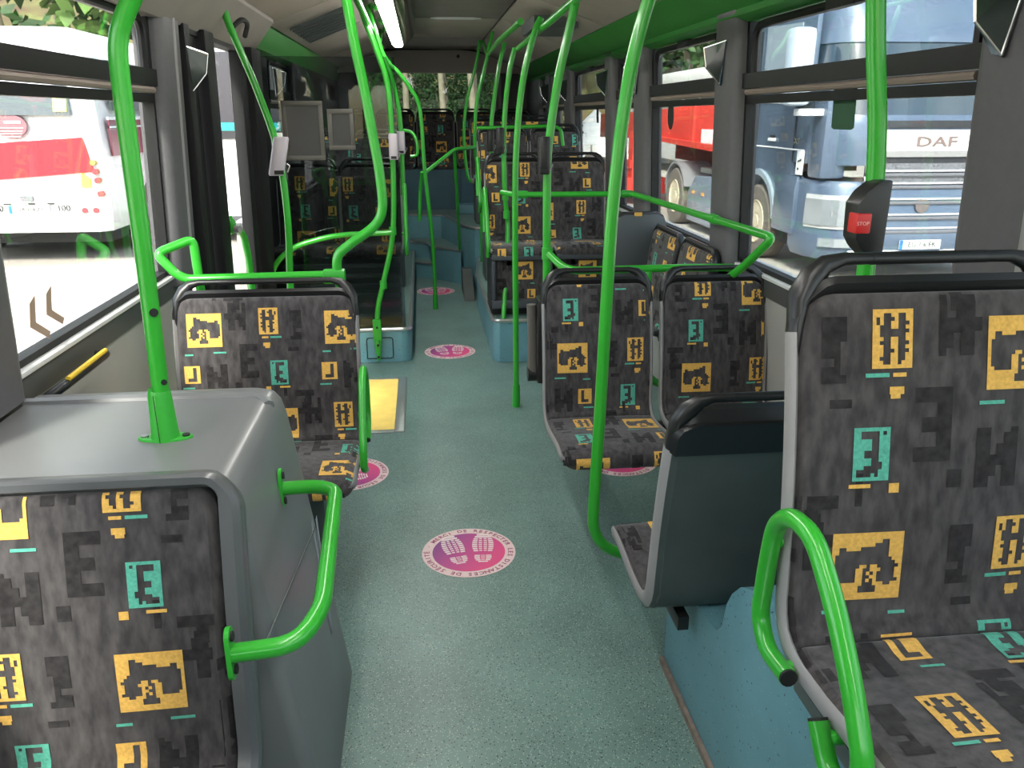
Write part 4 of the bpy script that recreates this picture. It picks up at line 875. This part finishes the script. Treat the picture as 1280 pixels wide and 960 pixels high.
q = MB(); place_text(q, 'XF', .11, (4.632, 9.82, 1.25), (0, -1, 0), (0, 0, 1), ext=.003, bold=.01, sx=1.3); q.build('side_lettering', chrome, tk)
sk = MB().box(4.628, 4.64, 9.585, 9.76, .86, 1.145).build('white_sticker', tw, tk); q = MB()
for a, b_ in ((.0, .09), (.1, .0)): q.cyl((4.626, 9.63 + a * .6, 1.04 - a), (4.626, 9.70, 1.02 - a), .012, 6)
q.build('sticker_mark', rubber, sk)
MB().loft([[(4.60 + .10 * 0, y, z) for y, z in ()] or [(4.58, 9.62, z), (4.70, 9.62, z), (4.70, 10.25, z), (4.60, 10.25, z)] for z in (.14, .70)] + [[(4.62, 9.66, .84), (4.70, 9.66, .84), (4.70, 10.20, .84), (4.63, 10.20, .84)]]).build('step_panel', truck_b, tk, bevel=.01)
MB().box(4.66, 4.80, 9.60, 10.25, -.02, .14).build('step_recess', rubber, tk)
arch = MB(); rg = []
for a in range(5, 178, 8): rg.append([(x, 10.87 - rr_ * math.cos(R(a)), .20 + rr_ * math.sin(R(a))) for x, rr_ in ((4.60, .585), (4.60, .66), (4.66, .67), (4.80, .67), (4.80, .585))])
arch.loft(rg).build('wheel_arch', mat('arch_highlight_paint', (.30, .36, .42), .3, coat=.5), tk, smooth=True)  # arch coloured lighter than the cab to carry its highlight
def wheel(name, par, x, y, z, r=.50, w=.30, side=-1, rm=rimy):
    def ring(xx, rr_): return [(x + side * xx, y + rr_ * math.cos(2 * PI * k / 32), z + rr_ * math.sin(2 * PI * k / 32)) for k in range(32)]
    t_ = MB().loft([ring(-w, r * .6), ring(-w, r * .95), ring(-w + .03, r), ring(-.03, r), ring(0, r * .95), ring(.0, r * .62), ring(-.02, r * .58)], caps=False).build(name, tyre, par, smooth=True)
    MB().loft([ring(-.02, r * .60), ring(.005, r * .575), ring(-.03, r * .52), ring(-.045, r * .36), ring(-.05, r * .27), ring(-.05, r * .20), ring(-.01, r * .17), ring(-.01, r * .02)]).build('rim', rm, t_, smooth=True)
    b = MB()
    for k in range(10):
        a = 2 * PI * k / 10; c = (x + side * -.05, y + r * .235 * math.cos(a), z + r * .235 * math.sin(a)); b.cyl(c, (c[0] + side * .03, c[1], c[2]), .014, 6)
    b.build('wheel_nuts', steel, t_)
    b = MB()
    for k in range(10):
        a = 2 * PI * (k + .5) / 10; c = (x + side * -.052, y + r * .42 * math.cos(a), z + r * .42 * math.sin(a)); b.cyl(c, (c[0] + side * .012, c[1], c[2]), .024, 8)
    b.build('rim_holes', rubber, t_); return t_
wheel('wheel', tk, 4.63, 10.87, .15); wheel('wheel', tk, 7.10, 10.87, .15, side=1)
wheel('wheel', tk, 4.63, 14.62, .15, rm=rimy); wheel('wheel', tk, 7.10, 14.62, .15, side=1)
# bumper and headlamps
def bump_out(z, f=0): return [(4.64 - f, 9.75, z), (4.64 - f, 9.45, z), (4.72 - f * .7, 9.2 - f, z), (4.9, 9.05 - f, z), (5.2, 8.97 - f, z), (5.9, 8.94 - f, z), (6.6, 8.97 - f, z), (6.9, 9.05 - f, z), (7.08 + f * .7, 9.2 - f, z), (7.16 + f, 9.45, z), (7.16 + f, 9.75, z)]
MB().loft([bump_out(-.10, -.03), bump_out(0, .02), bump_out(.20, .03), bump_out(.30, .0), bump_out(.76, .01), bump_out(.82, -.03)]).build('bumper', truck_b, tk, smooth=True)
for s_, xx in ((1, 4.66), (-1, 7.14)):
    P = [(xx, 9.42), (xx + s_ * .10, 9.18), (xx + s_ * .25, 9.06), (xx + s_ * .42, 9.0)]
    def slab(z0, z1, o, m, nm, k0=0, k1=4, zt=0):
        b = MB(); q0 = P[k0:k1]; n = len(q0); V = []
        for j, (x, y) in enumerate(q0): V += [(x - s_ * o, y - o, z0 + zt * (n - 1 - j)), (x - s_ * o, y - o, z1), (x + s_ * .03, y + .03, z1), (x + s_ * .03, y + .03, z0)]
        F = [(a * 4 + i, a * 4 + (i + 1) % 4, a * 4 + 4 + (i + 1) % 4, a * 4 + 4 + i) for a in range(n - 1) for i in range(4)] + [(0, 1, 2, 3), ((n - 1) * 4 + 3, (n - 1) * 4 + 2, (n - 1) * 4 + 1, (n - 1) * 4)]
        return b.add(V, F).build(nm, m, tk)
    slab(.27, .66, .035, mat('headlamp_surround', (.62, .62, .62), .3, .3), 'headlamp_surround'); slab(.31, .61, .05, hl, 'headlamp')
    MB().cyl((P[1][0] + s_ * .10, P[1][1] - .13, .45), (P[1][0] + s_ * .10, P[1][1] - .05, .45), .07, 16).build('lamp_lens', chrome, tk, smooth=True)
    slab(.06, .16, .06, hl, 'fog_lamp', 1, 4)
    MB().box(*sorted((xx - s_ * .02, xx + s_ * .30)), 9.15, 9.5, .84, 1.85).build('corner_deflector', truck_b, tk, bevel=.06)
    MB().box(*sorted((xx - s_ * .30, xx + s_ * .02)), 9.22, 9.42, 1.55, 1.63).build('mirror_arm', tw, tk, bevel=.02)
    MB().box(*sorted((xx - s_ * .48, xx - s_ * .20)), 9.20, 9.45, 1.66, 2.5).build('mirror_housing', mat('mirror_paint', (.45, .52, .60), .25, coat=.4), tk, bevel=.07)
# nose: white panel, lettering, grille bars
def nose(z, f): return [(5.13, 8.995 - f, z), (5.35, 8.975 - f, z), (5.9, 8.955 - f, z), (6.45, 8.975 - f, z), (6.67, 8.995 - f, z)]
def band(z0, z1, f, m, nm, sx=1.0):
    b = MB(); a0, a1 = nose(z0, f), nose(z1, f); 
    a0 = [(5.9 + (x - 5.9) * sx, y, z) for x, y, z in a0]; a1 = [(5.9 + (x - 5.9) * sx, y, z) for x, y, z in a1]
    V = a0 + a1 + [(x, y + .05 + f, z) for x, y, z in a0] + [(x, y + .05 + f, z) for x, y, z in a1]; n = 5
    F = [(i, i + 1, n + i + 1, n + i) for i in range(4)] + [(2 * n + i, 3 * n + i, 3 * n + i + 1, 2 * n + i + 1) for i in range(4)] + [(n + i, n + i + 1, 3 * n + i + 1, 3 * n + i) for i in range(4)] + [(i, 2 * n + i, 2 * n + i + 1, i + 1) for i in range(4)] + [(0, n, 3 * n, 2 * n), (4, 2 * n + 4, 3 * n + 4, n + 4)]
    return b.add(V, F).build(nm, m, tk, smooth=True)
band(1.17, 1.40, .02, tw, 'nose_panel'); band(1.42, 1.50, .02, tdk, 'wiper_cover'); band(1.10, 1.17, .03, mat('nose_lower', (.30, .29, .29), .4), 'nose_lip', .85)
q = MB(); place_text(q, 'DAF', .155, (5.90, 8.928, 1.265), (1, 0, 0), (0, 0, 1), ext=.004, bold=.012, sx=1.75); q.build('front_lettering', mat('bronze_letters', (.22, .15, .14), .4), tk)
band(.26, 1.10, .0, tdk, 'grille_back')
for i, (z, w) in enumerate([(1.00, 1.0), (.86, 1.0), (.68, .98), (.50, .93), (.34, .84)]):
    band(z - .045, z + .03, .012, mesh_g, 'grille_mesh', w)
    a = [(5.9 + (x - 5.9) * w, y - .03, z - .055) for x, y, z_ in nose(0, 0)]; a = [(a[0][0] - .02, a[0][1] + .02, z + .02)] + a + [(a[-1][0] + .03, a[-1][1] + .02, z + .03)]
    MB().tube(a, .014, 8, bend=.05).build('grille_bar', mat('bright_bar', (.80, .80, .82), .25, .5), tk, smooth=True)
    MB().tube([(x, y, zz - .045) for x, y, zz in a], .022, 8, bend=.05).build('grille_lip', mat('grey_lip', (.16, .16, .18), .4), tk, smooth=True)
MB().cyl((5.84, 8.93, .55), (5.84, 8.915, .55), .085, 20).build('round_cap', mat('taupe_cap', (.16, .13, .13), .5), tk, smooth=True)
MB().box(5.62, 6.14, 8.90, 8.915, .04, .15).build('number_plate', tw, tk, bevel=.003)
MB().box(5.62, 5.66, 8.895, 8.90, .04, .15).build('plate_band', mat('plate_blue', (.03, .18, .55), .4), tk)
q = MB(); place_text(q, 'EG 7·6 EK', .085, (5.90, 8.893, .095), (1, 0, 0), (0, 0, 1), ext=.001); q.build('plate_lettering', rubber, tk)
MB().box(5.0, 6.8, 8.93, 8.96, -.02, .03).build('lower_strip', tw, tk, bevel=.01)
# chassis behind the cab
MB().box(5.2, 6.6, 11.6, 16.0, .35, .65).build('chassis', tdk, tk)
MB().prism([(12.2, -.20), (12.2, .52), (12.45, .62), (13.6, .58), (13.95, .30), (13.95, -.20)], 4.66, 5.1, 'x').build('side_skirt', mat('skirt_grey_blue', (.20, .24, .30), .35, coat=.4), tk, bevel=.03)
for y in (12.6, 13.1, 13.6): MB().box(4.645, 4.665, y, y + .10, .28, .33).build('side_marker', mat('amber_lens', (.7, .35, .08), .3), tk)
rg = []
for a in range(20, 165, 12): rg.append([(x, 14.62 - rr_ * math.cos(R(a)), .15 + rr_ * math.sin(R(a))) for x, rr_ in ((4.62, .58), (4.62, .62), (5.2, .62), (5.2, .58))])
MB().loft(rg).build('rear_mudguard', mat('mudguard_grey', (.22, .22, .23), .5), tk, smooth=True)
MB().box(4.75, 5.3, 12.3, 13.6, .64, .72).build('catwalk', alu, tk); MB().cyl((5.2, 12.9, .85), (6.3, 12.9, .85), .16, 14).build('air_tank', tdk, tk, smooth=True)
# red trailer
red_t = mat('red_trailer_paint', (.62, .055, .04), .4, var=.1, scale=2)
rt_ = thing('red_low_loader_trailer', 'bright red lowbed trailer neck coupled behind the blue cab', 'trailer', (5.9, 17, GZ))
MB().prism([(12.3, 1.02), (12.3, 1.78), (16.6, 1.66), (21.5, 1.60), (21.5, 1.02), (16.5, 1.12)], 4.70, 5.0, 'x').build('neck_beam', red_t, rt_, bevel=.02)
MB().prism([(12.3, 1.02), (12.3, 1.78), (16.6, 1.66), (21.5, 1.60), (21.5, 1.02), (16.5, 1.12)], 6.8, 7.1, 'x').build('neck_beam', red_t, rt_, bevel=.02)
MB().prism([(12.28, 1.0), (16.5, 1.10), (16.5, 1.18), (12.28, 1.10)], 4.62, 5.05, 'x').build('neck_flange', red_t, rt_); MB().box(5.0, 6.8, 12.3, 21.5, 1.45, 1.6).build('neck_deck', red_t, rt_)
MB().box(4.68, 4.70, 13.0, 13.5, 1.12, 1.34).build('white_marker', white_p, rt_); MB().box(4.66, 4.70, 13.9, 13.95, 1.1, 1.75).build('beam_rib', red_t, rt_)
MB().box(5.2, 6.9, 12.4, 16.5, .72, 1.12).build('shaded_underside', mat('maroon_shade', (.07, .012, .012), .6), rt_); MB().box(4.64, 4.98, 17.8, 18.2, -.15, 1.22).build('drop_post', red_t, rt_, bevel=.02); MB().box(4.60, 4.70, 17.85, 18.15, .45, .62).build('post_bracket', red_t, rt_); MB().box(4.5, 5.4, 17.7, 26, -.1, .25).build('bed', red_t, rt_)  # dark maroon box stands for the shaded things under the neck
for y in (23, 24.3): wheel('wheel', rt_, 4.9, y, .05, .4)
# white bus on the left
bw = mat('white_bus_paint', (.84, .84, .84), .3, coat=.4); bred = mat('pink_red_stripe', (.55, .02, .035), .35); bmar = mat('maroon_band', (.25, .035, .06), .3); bgl = mat('bus_glass', (.07, .09, .10), .08, coat=.6)
b1 = thing('white_coach', 'white bus with a broad red stripe and rear number plate, outside the near left window', 'bus', (-5.4, 15, GZ))
def rect(y, z, x0, x1): return [(x0, y, z), (x1, y, z)]
rr = []
for z, y0, i_ in ((.08, 11.25, .05), (.3, 11.18, 0), (1.0, 11.2, .0), (1.85, 11.28, .06), (2.5, 11.38, .12), (2.62, 11.5, .3)):
    x0, x1 = -6.7 + i_, -4.13 - i_; rr.append([(x0, y0 + .2, z), (x0 + .2, y0, z), (x1 - .12, y0, z), (x1, y0 + .12, z), (x1, 22, z), (x0, 22, z)])
MB().loft(rr).build('body', bw, b1, smooth=True)
MB().prism([(-6.6, .68), (-4.24, .86), (-4.33, 1.29), (-6.6, 1.14)], 11.17, 11.21, 'y').build('red_stripe', bred, b1)
MB().hexa([(-6.5, 11.15, 1.56), (-4.42, 11.15, 1.56), (-4.42, 11.30, 1.56), (-6.5, 11.30, 1.56)], [(-6.5, 11.21, 1.92), (-4.45, 11.21, 1.92), (-4.45, 11.40, 1.92), (-6.5, 11.40, 1.92)]).build('rear_window', bgl, b1)
MB().hexa([(-4.60, 11.14, 1.60), (-4.44, 11.14, 1.60), (-4.44, 11.30, 1.60), (-4.60, 11.30, 1.60)], [(-4.60, 11.19, 1.82), (-4.44, 11.19, 1.82), (-4.44, 11.40, 1.82), (-4.60, 11.40, 1.82)]).build('yellow_notice', mat('yellow_green_notice', (.75, .78, .15), .4), b1)
em = [(-5.16 + .20 * math.cos(2 * PI * k / 28), 1.44 + .13 * math.sin(2 * PI * k / 28) * (1.25 if math.sin(2 * PI * k / 28) < 0 else 1)) for k in range(28)]
MB().prism(em, 11.16, 11.21, 'y').build('round_emblem', mat('dusky_rose_disc', (.28, .13, .15), .4), b1)
q = MB()
for i in range(4): q.box(-5.32 + i * .01, -5.0 - i * .015, 11.15, 11.158, 1.40 - i * .035, 1.408 - i * .035)
q.box(-5.22, -5.02, 11.15, 11.158, 1.46, 1.49); q.build('emblem_lines', white_p, b1)
for x, z, r_, m_ in ((-4.235, .975, .033, 'amber_lens'), (-4.225, .86, .035, 'red_lens'), (-4.215, .75, .035, 'red_lens'), (-4.20, .58, .036, 'red_lens'), (-4.43, .37, .036, 'red_lens'), (-4.29, .37, .036, 'red_lens')):
    MB().cyl((x, 11.15, z), (x, 11.24, z), r_, 16).build('round_lamp', mat('red_lens', (.6, .06, .07), .3) if m_ == 'red_lens' else MATS['amber_lens'], b1, smooth=True)
MB().box(-5.36, -4.86, 11.14, 11.18, .34, .44).build('number_plate', white_p, b1); MB().box(-5.36, -5.32, 11.135, 11.14, .34, .44).build('plate_band', MATS['plate_blue'], b1)
q = MB(); place_text(q, 'EB·318·ZY', .07, (-5.08, 11.135, .39), (1, 0, 0), (0, 0, 1), ext=.001); place_text(q, '100', .115, (-4.69, 11.165, .40), (1, 0, 0), (0, 0, 1), ext=.003); place_text(q, '80', .115, (-5.49, 11.165, .40), (1, 0, 0), (0, 0, 1), ext=.003)
q.build('speed_lettering', rubber, b1)
MB().box(-5.20, -5.05, 11.15, 11.18, .50, .565).build('rear_handle', mat('mid_grey', (.2, .2, .22), .5), b1); q = MB()
for x in (-5.38, -5.08, -4.84): q.box(x - .04, x + .04, 11.15, 11.18, .455, .47)
q.build('plate_lamps', rubber, b1)
MB().prism([(-4.42, .66), (-4.30, .66), (-4.30, .78), (-4.40, .85)], 11.155, 11.19, 'y').build('yellow_label', mat('lemon_label', (.85, .9, .1), .4), b1)
MB().box(-4.125, -4.10, 11.75, 21.5, 1.62, 2.25).build('side_windows', bgl, b1); MB().box(-4.12, -4.095, 11.55, 21.8, 1.04, 1.50).build('maroon_band', bmar, b1)
MB().box(-4.12, -4.09, 11.55, 21.8, 1.50, 1.54).build('white_pinstripe', bw, b1); MB().box(-4.12, -4.085, 11.55, 21.8, 1.40, 1.42).build('white_pinstripe', bw, b1)
wheel('wheel', b1, -4.12, 12.95, .15, side=1, rm=mat('grey_rim', (.3, .3, .3), .5)); wheel('wheel', b1, -6.7, 12.95, .15)
wheel('wheel', b1, -4.12, 19.5, .15, side=1, rm=MATS['grey_rim']); wheel('wheel', b1, -6.7, 19.5, .15)
MB().box(-6.5, -4.3, 11.6, 21.8, -.1, .1).build('underbody', rubber, b1)
b2 = thing('teal_striped_coach', 'second bus with tall grey windows and a teal stripe, seen through the left door glass', 'bus', (-2.8, 17, GZ))
MB().loft([[(-4.02, 13.2, z), (-3.9, 13.05, z), (-1.75, 13.05, z), (-1.6, 13.2, z), (-1.6, 23, z), (-4.02, 23, z)] for z in (.02, 2.9)]).build('body', bw, b2, smooth=True)
MB().box(-3.85, -1.8, 13.02, 13.06, 1.46, 2.45).build('rear_window', mat('lavender_grey_glass', (.05, .05, .07), .15), b2)
MB().box(-3.9, -1.75, 13.0, 13.05, 1.34, 1.455).build('teal_stripe', mat('teal_stripe_paint', (.03, .55, .58), .4), b2); MB().box(-3.9, -1.75, 13.01, 13.05, 1.22, 1.33).build('dark_stripe', tdk, b2)
q = MB(); place_text(q, 'TUB', .16, (-2.2, 12.995, 1.40), (1, 0, 0), (0, 0, 1), ext=.003, bold=.01, sx=1.3); q.build('stripe_lettering', bw, b2)
MB().box(-3.9, -1.7, 13.0, 13.05, -.15, .06).build('bumper', mat('dark_grey_bumper', (.08, .08, .09), .5), b2)
MB().box(-4.06, -3.93, 13.0, 13.1, .38, 1.02).build('tail_lamp_cluster', MATS['red_lens'], b2, bevel=.03)
for z in (.50, .68, .86): MB().box(-4.065, -3.95, 12.985, 13.05, z, z + .06).build('clear_lamp', white_p, b2)
wheel('wheel', b2, -1.62, 16, .15, side=1); wheel('wheel', b2, -4.0, 16, .15); wheel('wheel', b2, -1.62, 21, .15, side=1); wheel('wheel', b2, -4.0, 21, .15)
# parked coach and mound on the right
b3 = thing('distant_white_coach', 'white-roofed coach with dark windows parked far behind the red trailer', 'bus', (10.5, 30, GZ))
MB().box(8.6, 11.0, 24, 36, .1, 1.9).build('body', mat('grey_white_body', (.5, .5, .5), .4), b3, bevel=.08); MB().box(8.55, 11.05, 24.3, 35.7, 1.9, 2.55).build('windows', bgl, b3)
for i in range(7): MB().box(8.53, 8.58, 25 + i * 1.6, 25.1 + i * 1.6, 1.9, 2.55).build('window_post', bw, b3)
MB().box(8.5, 11.1, 24, 36, 2.55, 2.95).build('roof', bw, b3, bevel=.1)
for y in (26, 33): wheel('wheel', b3, 8.7, y, .15)
rock_m = mat('white_limestone', (.80, .79, .76), .9, var=.12, scale=3, bump=.6)
def mound(label, cx, cy, rx, ry, h, seed):
    V = []; n, mR = 28, 9
    for j in range(mR + 1):
        for i in range(n):
            a = 2 * PI * i / n; rr_ = 1 - j / mR; z = h * (1 - rr_) ** 1.25; nn_ = noise.noise(Vector((math.cos(a) * rr_ * 3 + seed, math.sin(a) * rr_ * 3, 1))) 
            V.append((cx + rx * rr_ * math.cos(a) * (1 + .2 * nn_), cy + ry * rr_ * math.sin(a) * (1 + .2 * nn_), GZ - .05 + z + .25 * nn_ * min(j, 3) / 3 * h / 2))
    F = [(j * n + i, j * n + (i + 1) % n, (j + 1) * n + (i + 1) % n, (j + 1) * n + i) for j in range(mR) for i in range(n)]
    return tag(recenter(mesh_obj('gravel_mound', V, F, rock_m)), label, 'mound')
mound('pointed white gravel mound beyond the right windows', 8.1, 38, 3.4, 3.4, 2.3, 1); mound('low white gravel heap behind the pointed mound', 4.5, 41, 4.5, 3, .9, 5)
for i in range(6):
    o = MB().box(-.0, 1.6, 0, .8, 0, .38).build('stone_slab', rock_m, None, bevel=.03); o.location = (5.4 + (i % 3) * 1.7, 33.5 + .1 * i, GZ + .0 + (i // 3) * .385); o.rotation_euler.z = R(-3 + 2 * i % 5)
    tag(o, 'white stone slab in the low stack before the mound, %s row, %s' % (['lower', 'upper'][i // 3], ['left', 'middle', 'right'][i % 3]), 'slab', 'white stone slabs beyond the right windows')
# slope and trees
def hill(name, label, pts):
    V = []; nx, ny = 40, 14; x0, x1, y0, y1, h = pts
    for j in range(ny + 1):
        for i in range(nx + 1):
            x = x0 + (x1 - x0) * i / nx; y = y0 + (y1 - y0) * j / ny; V.append((x, y, GZ - .05 + h * (j / ny) ** .8 + noise.noise(Vector((x * .2, y * .2, 0))) * .8 * (j > 0)))
    F = [(j * (nx + 1) + i, j * (nx + 1) + i + 1, (j + 1) * (nx + 1) + i + 1, (j + 1) * (nx + 1) + i) for j in range(ny) for i in range(nx)]
    o = mesh_obj(name, V, F, mat('scrub_slope', (.16, .17, .05), .95, col2=(.10, .06, .035), scale=.7, bump=.5), None, smooth=True); o['kind'] = 'structure'; return o
hill('ground_slope', '', (-60, 70, 44, 75, 16))
leaf = [mat('leaf_green', (.10, .19, .035), .6, var=.4, scale=.8), mat('leaf_dark_green', (.035, .085, .02), .6, var=.4, scale=.8)]
bark = mat('pale_bark', (.30, .25, .18), .8, var=.2, scale=8)
def crown_mesh(seed, R0, H, z0, n=2600, leafsize=.20, blobs=16):
    rnd = random.Random(seed); V = []; F = []
    B = [(rnd.uniform(-R0, R0) * .6, rnd.uniform(-R0, R0) * .6, z0 + rnd.random() * H, rnd.uniform(.35, .6) * R0) for _ in range(blobs)]
    for i in range(n):
        bx, by, bz, br = B[rnd.randrange(blobs)]; d = Vector((rnd.gauss(0, 1), rnd.gauss(0, 1), rnd.gauss(0, 1))).normalized() * br * rnd.uniform(.7, 1.05)
        c = Vector((bx, by, bz)) + d; u = Vector((rnd.gauss(0, 1), rnd.gauss(0, 1), rnd.gauss(0, 1))).normalized(); w = u.orthogonal().normalized(); s_ = leafsize * rnd.uniform(.6, 1.4); k = len(V)
        V += [c - u * s_, c + w * s_ * .6, c + u * s_, c - w * s_ * .6]; F.append((k, k + 1, k + 2, k + 3))
    return V, F
CR = {}
def tree(label, x, y, z, h, variant, grp):
    t = thing('tree', label, 'tree', (x, y, z), grp); ORG[t.name] = (0, 0, 0); s_ = h / 9
    if variant not in CR:
        V, F = crown_mesh(variant, 2.6, 5.2, 3.4) if variant not in (5, 7) else crown_mesh(variant, 2.6, 5.2 if variant == 5 else 2.5, 3.4 if variant == 5 else 6.5, 9000, .06, 22); me = bpy.data.meshes.new('crown'); me.from_pydata(V, [], F); me.materials.append(leaf[variant % 2])
        tk_ = .5 if variant == 7 else 1; tm = MB().tube([(0, 0, -.3), (.05, .1, 2.5), (-.1, 0, 5), (.1, .1, 8)], [.20 * tk_, .16 * tk_, .12 * tk_, .04], 8); tm.tube([(-.1, 0, 4.5), (.9, .3, 6.5)], [.08, .03], 6); tm.tube([(0, 0, 3.6), (-1.1, .2, 5.8)], [.08, .03], 6)
        t2 = bpy.data.meshes.new('trunk'); t2.from_pydata([tuple(v) for v in tm.V], [], tm.F); t2.materials.append(bark); t2.polygons.foreach_set('use_smooth', [True] * len(t2.polygons)); CR[variant] = (me, t2)
    for nm, me in zip(('crown', 'trunk'), CR[variant]):
        o = bpy.data.objects.new(nm, me); COL.objects.link(o); o.parent = t
        if nm == 'crown': o['kind'] = 'stuff'
    t.scale = (s_, s_, s_); t.rotation_euler.z = (x * 1.7 + y) % 6
rnd = random.Random(3); k = 0
spots = [(-1.6, 26, 11), (-.2, 28, 12), (2.2, 31, 12), (.2, 30, 13), (-4.5, 33, 12), (-3.2, 27, 12), (-1.2, 32, 13), (5.6, 46, 13), (8.6, 48, 14), (11.4, 45, 13), (14, 43, 14), (12.6, 38, 12), (16.5, 38, 13), (15.5, 31, 12), (19, 34, 14), (22, 30, 13), (6.8, 52, 15), (10.2, 54, 15), (18.5, 45, 14), (-5.5, 36, 12), (-8.5, 30, 13), (-7, 42, 14), (-12, 26, 13), (-14, 36, 14), (20, 22, 11), (23, 17, 12)]
for x, y, h in spots:
    grp = 'trees behind the back window' if abs(x) < 5 and y < 40 else 'trees on the slope beyond the yard'
    tree('tall dense tree standing close behind the bus, seen through the back window' if grp.startswith('trees behind') else 'leafy tree on the wooded slope beyond the yard', x, y, GZ + max(0, (y - 44) * .4), h, k % 4, grp); k += 1
for i, (x, y, h) in enumerate([(-2.4, 18.5, 6), (-.9, 19.5, 6.5), (.6, 18.6, 6), (1.9, 20.2, 6.2), (-.2, 22, 7.5), (1.5, 23.5, 7.5)]):
    tree('dark bush filling the back window, %s' % ['far left', 'left of the middle', 'middle', 'far right', 'taller, behind the middle ones', 'taller, behind the right ones'][i], x, y, GZ - 2.9 * h / 9, h, 5, 'bushes behind the back window')
for i, (x, y, h) in enumerate([(.37, 16.2, 7), (.93, 16.0, 7.5), (1.06, 16.3, 7.2), (1.62, 16.4, 7), (-.3, 16.6, 7)]):
    tree('slim pale trunk in the back window, %s' % ['second from the left', 'left one of the close pair', 'right one of the close pair', 'rightmost', 'leftmost'][i], x, y, GZ, h, 7, 'slim trunks behind the back window')
for o in bpy.data.objects:
    if '_o' in o: del o['_o']
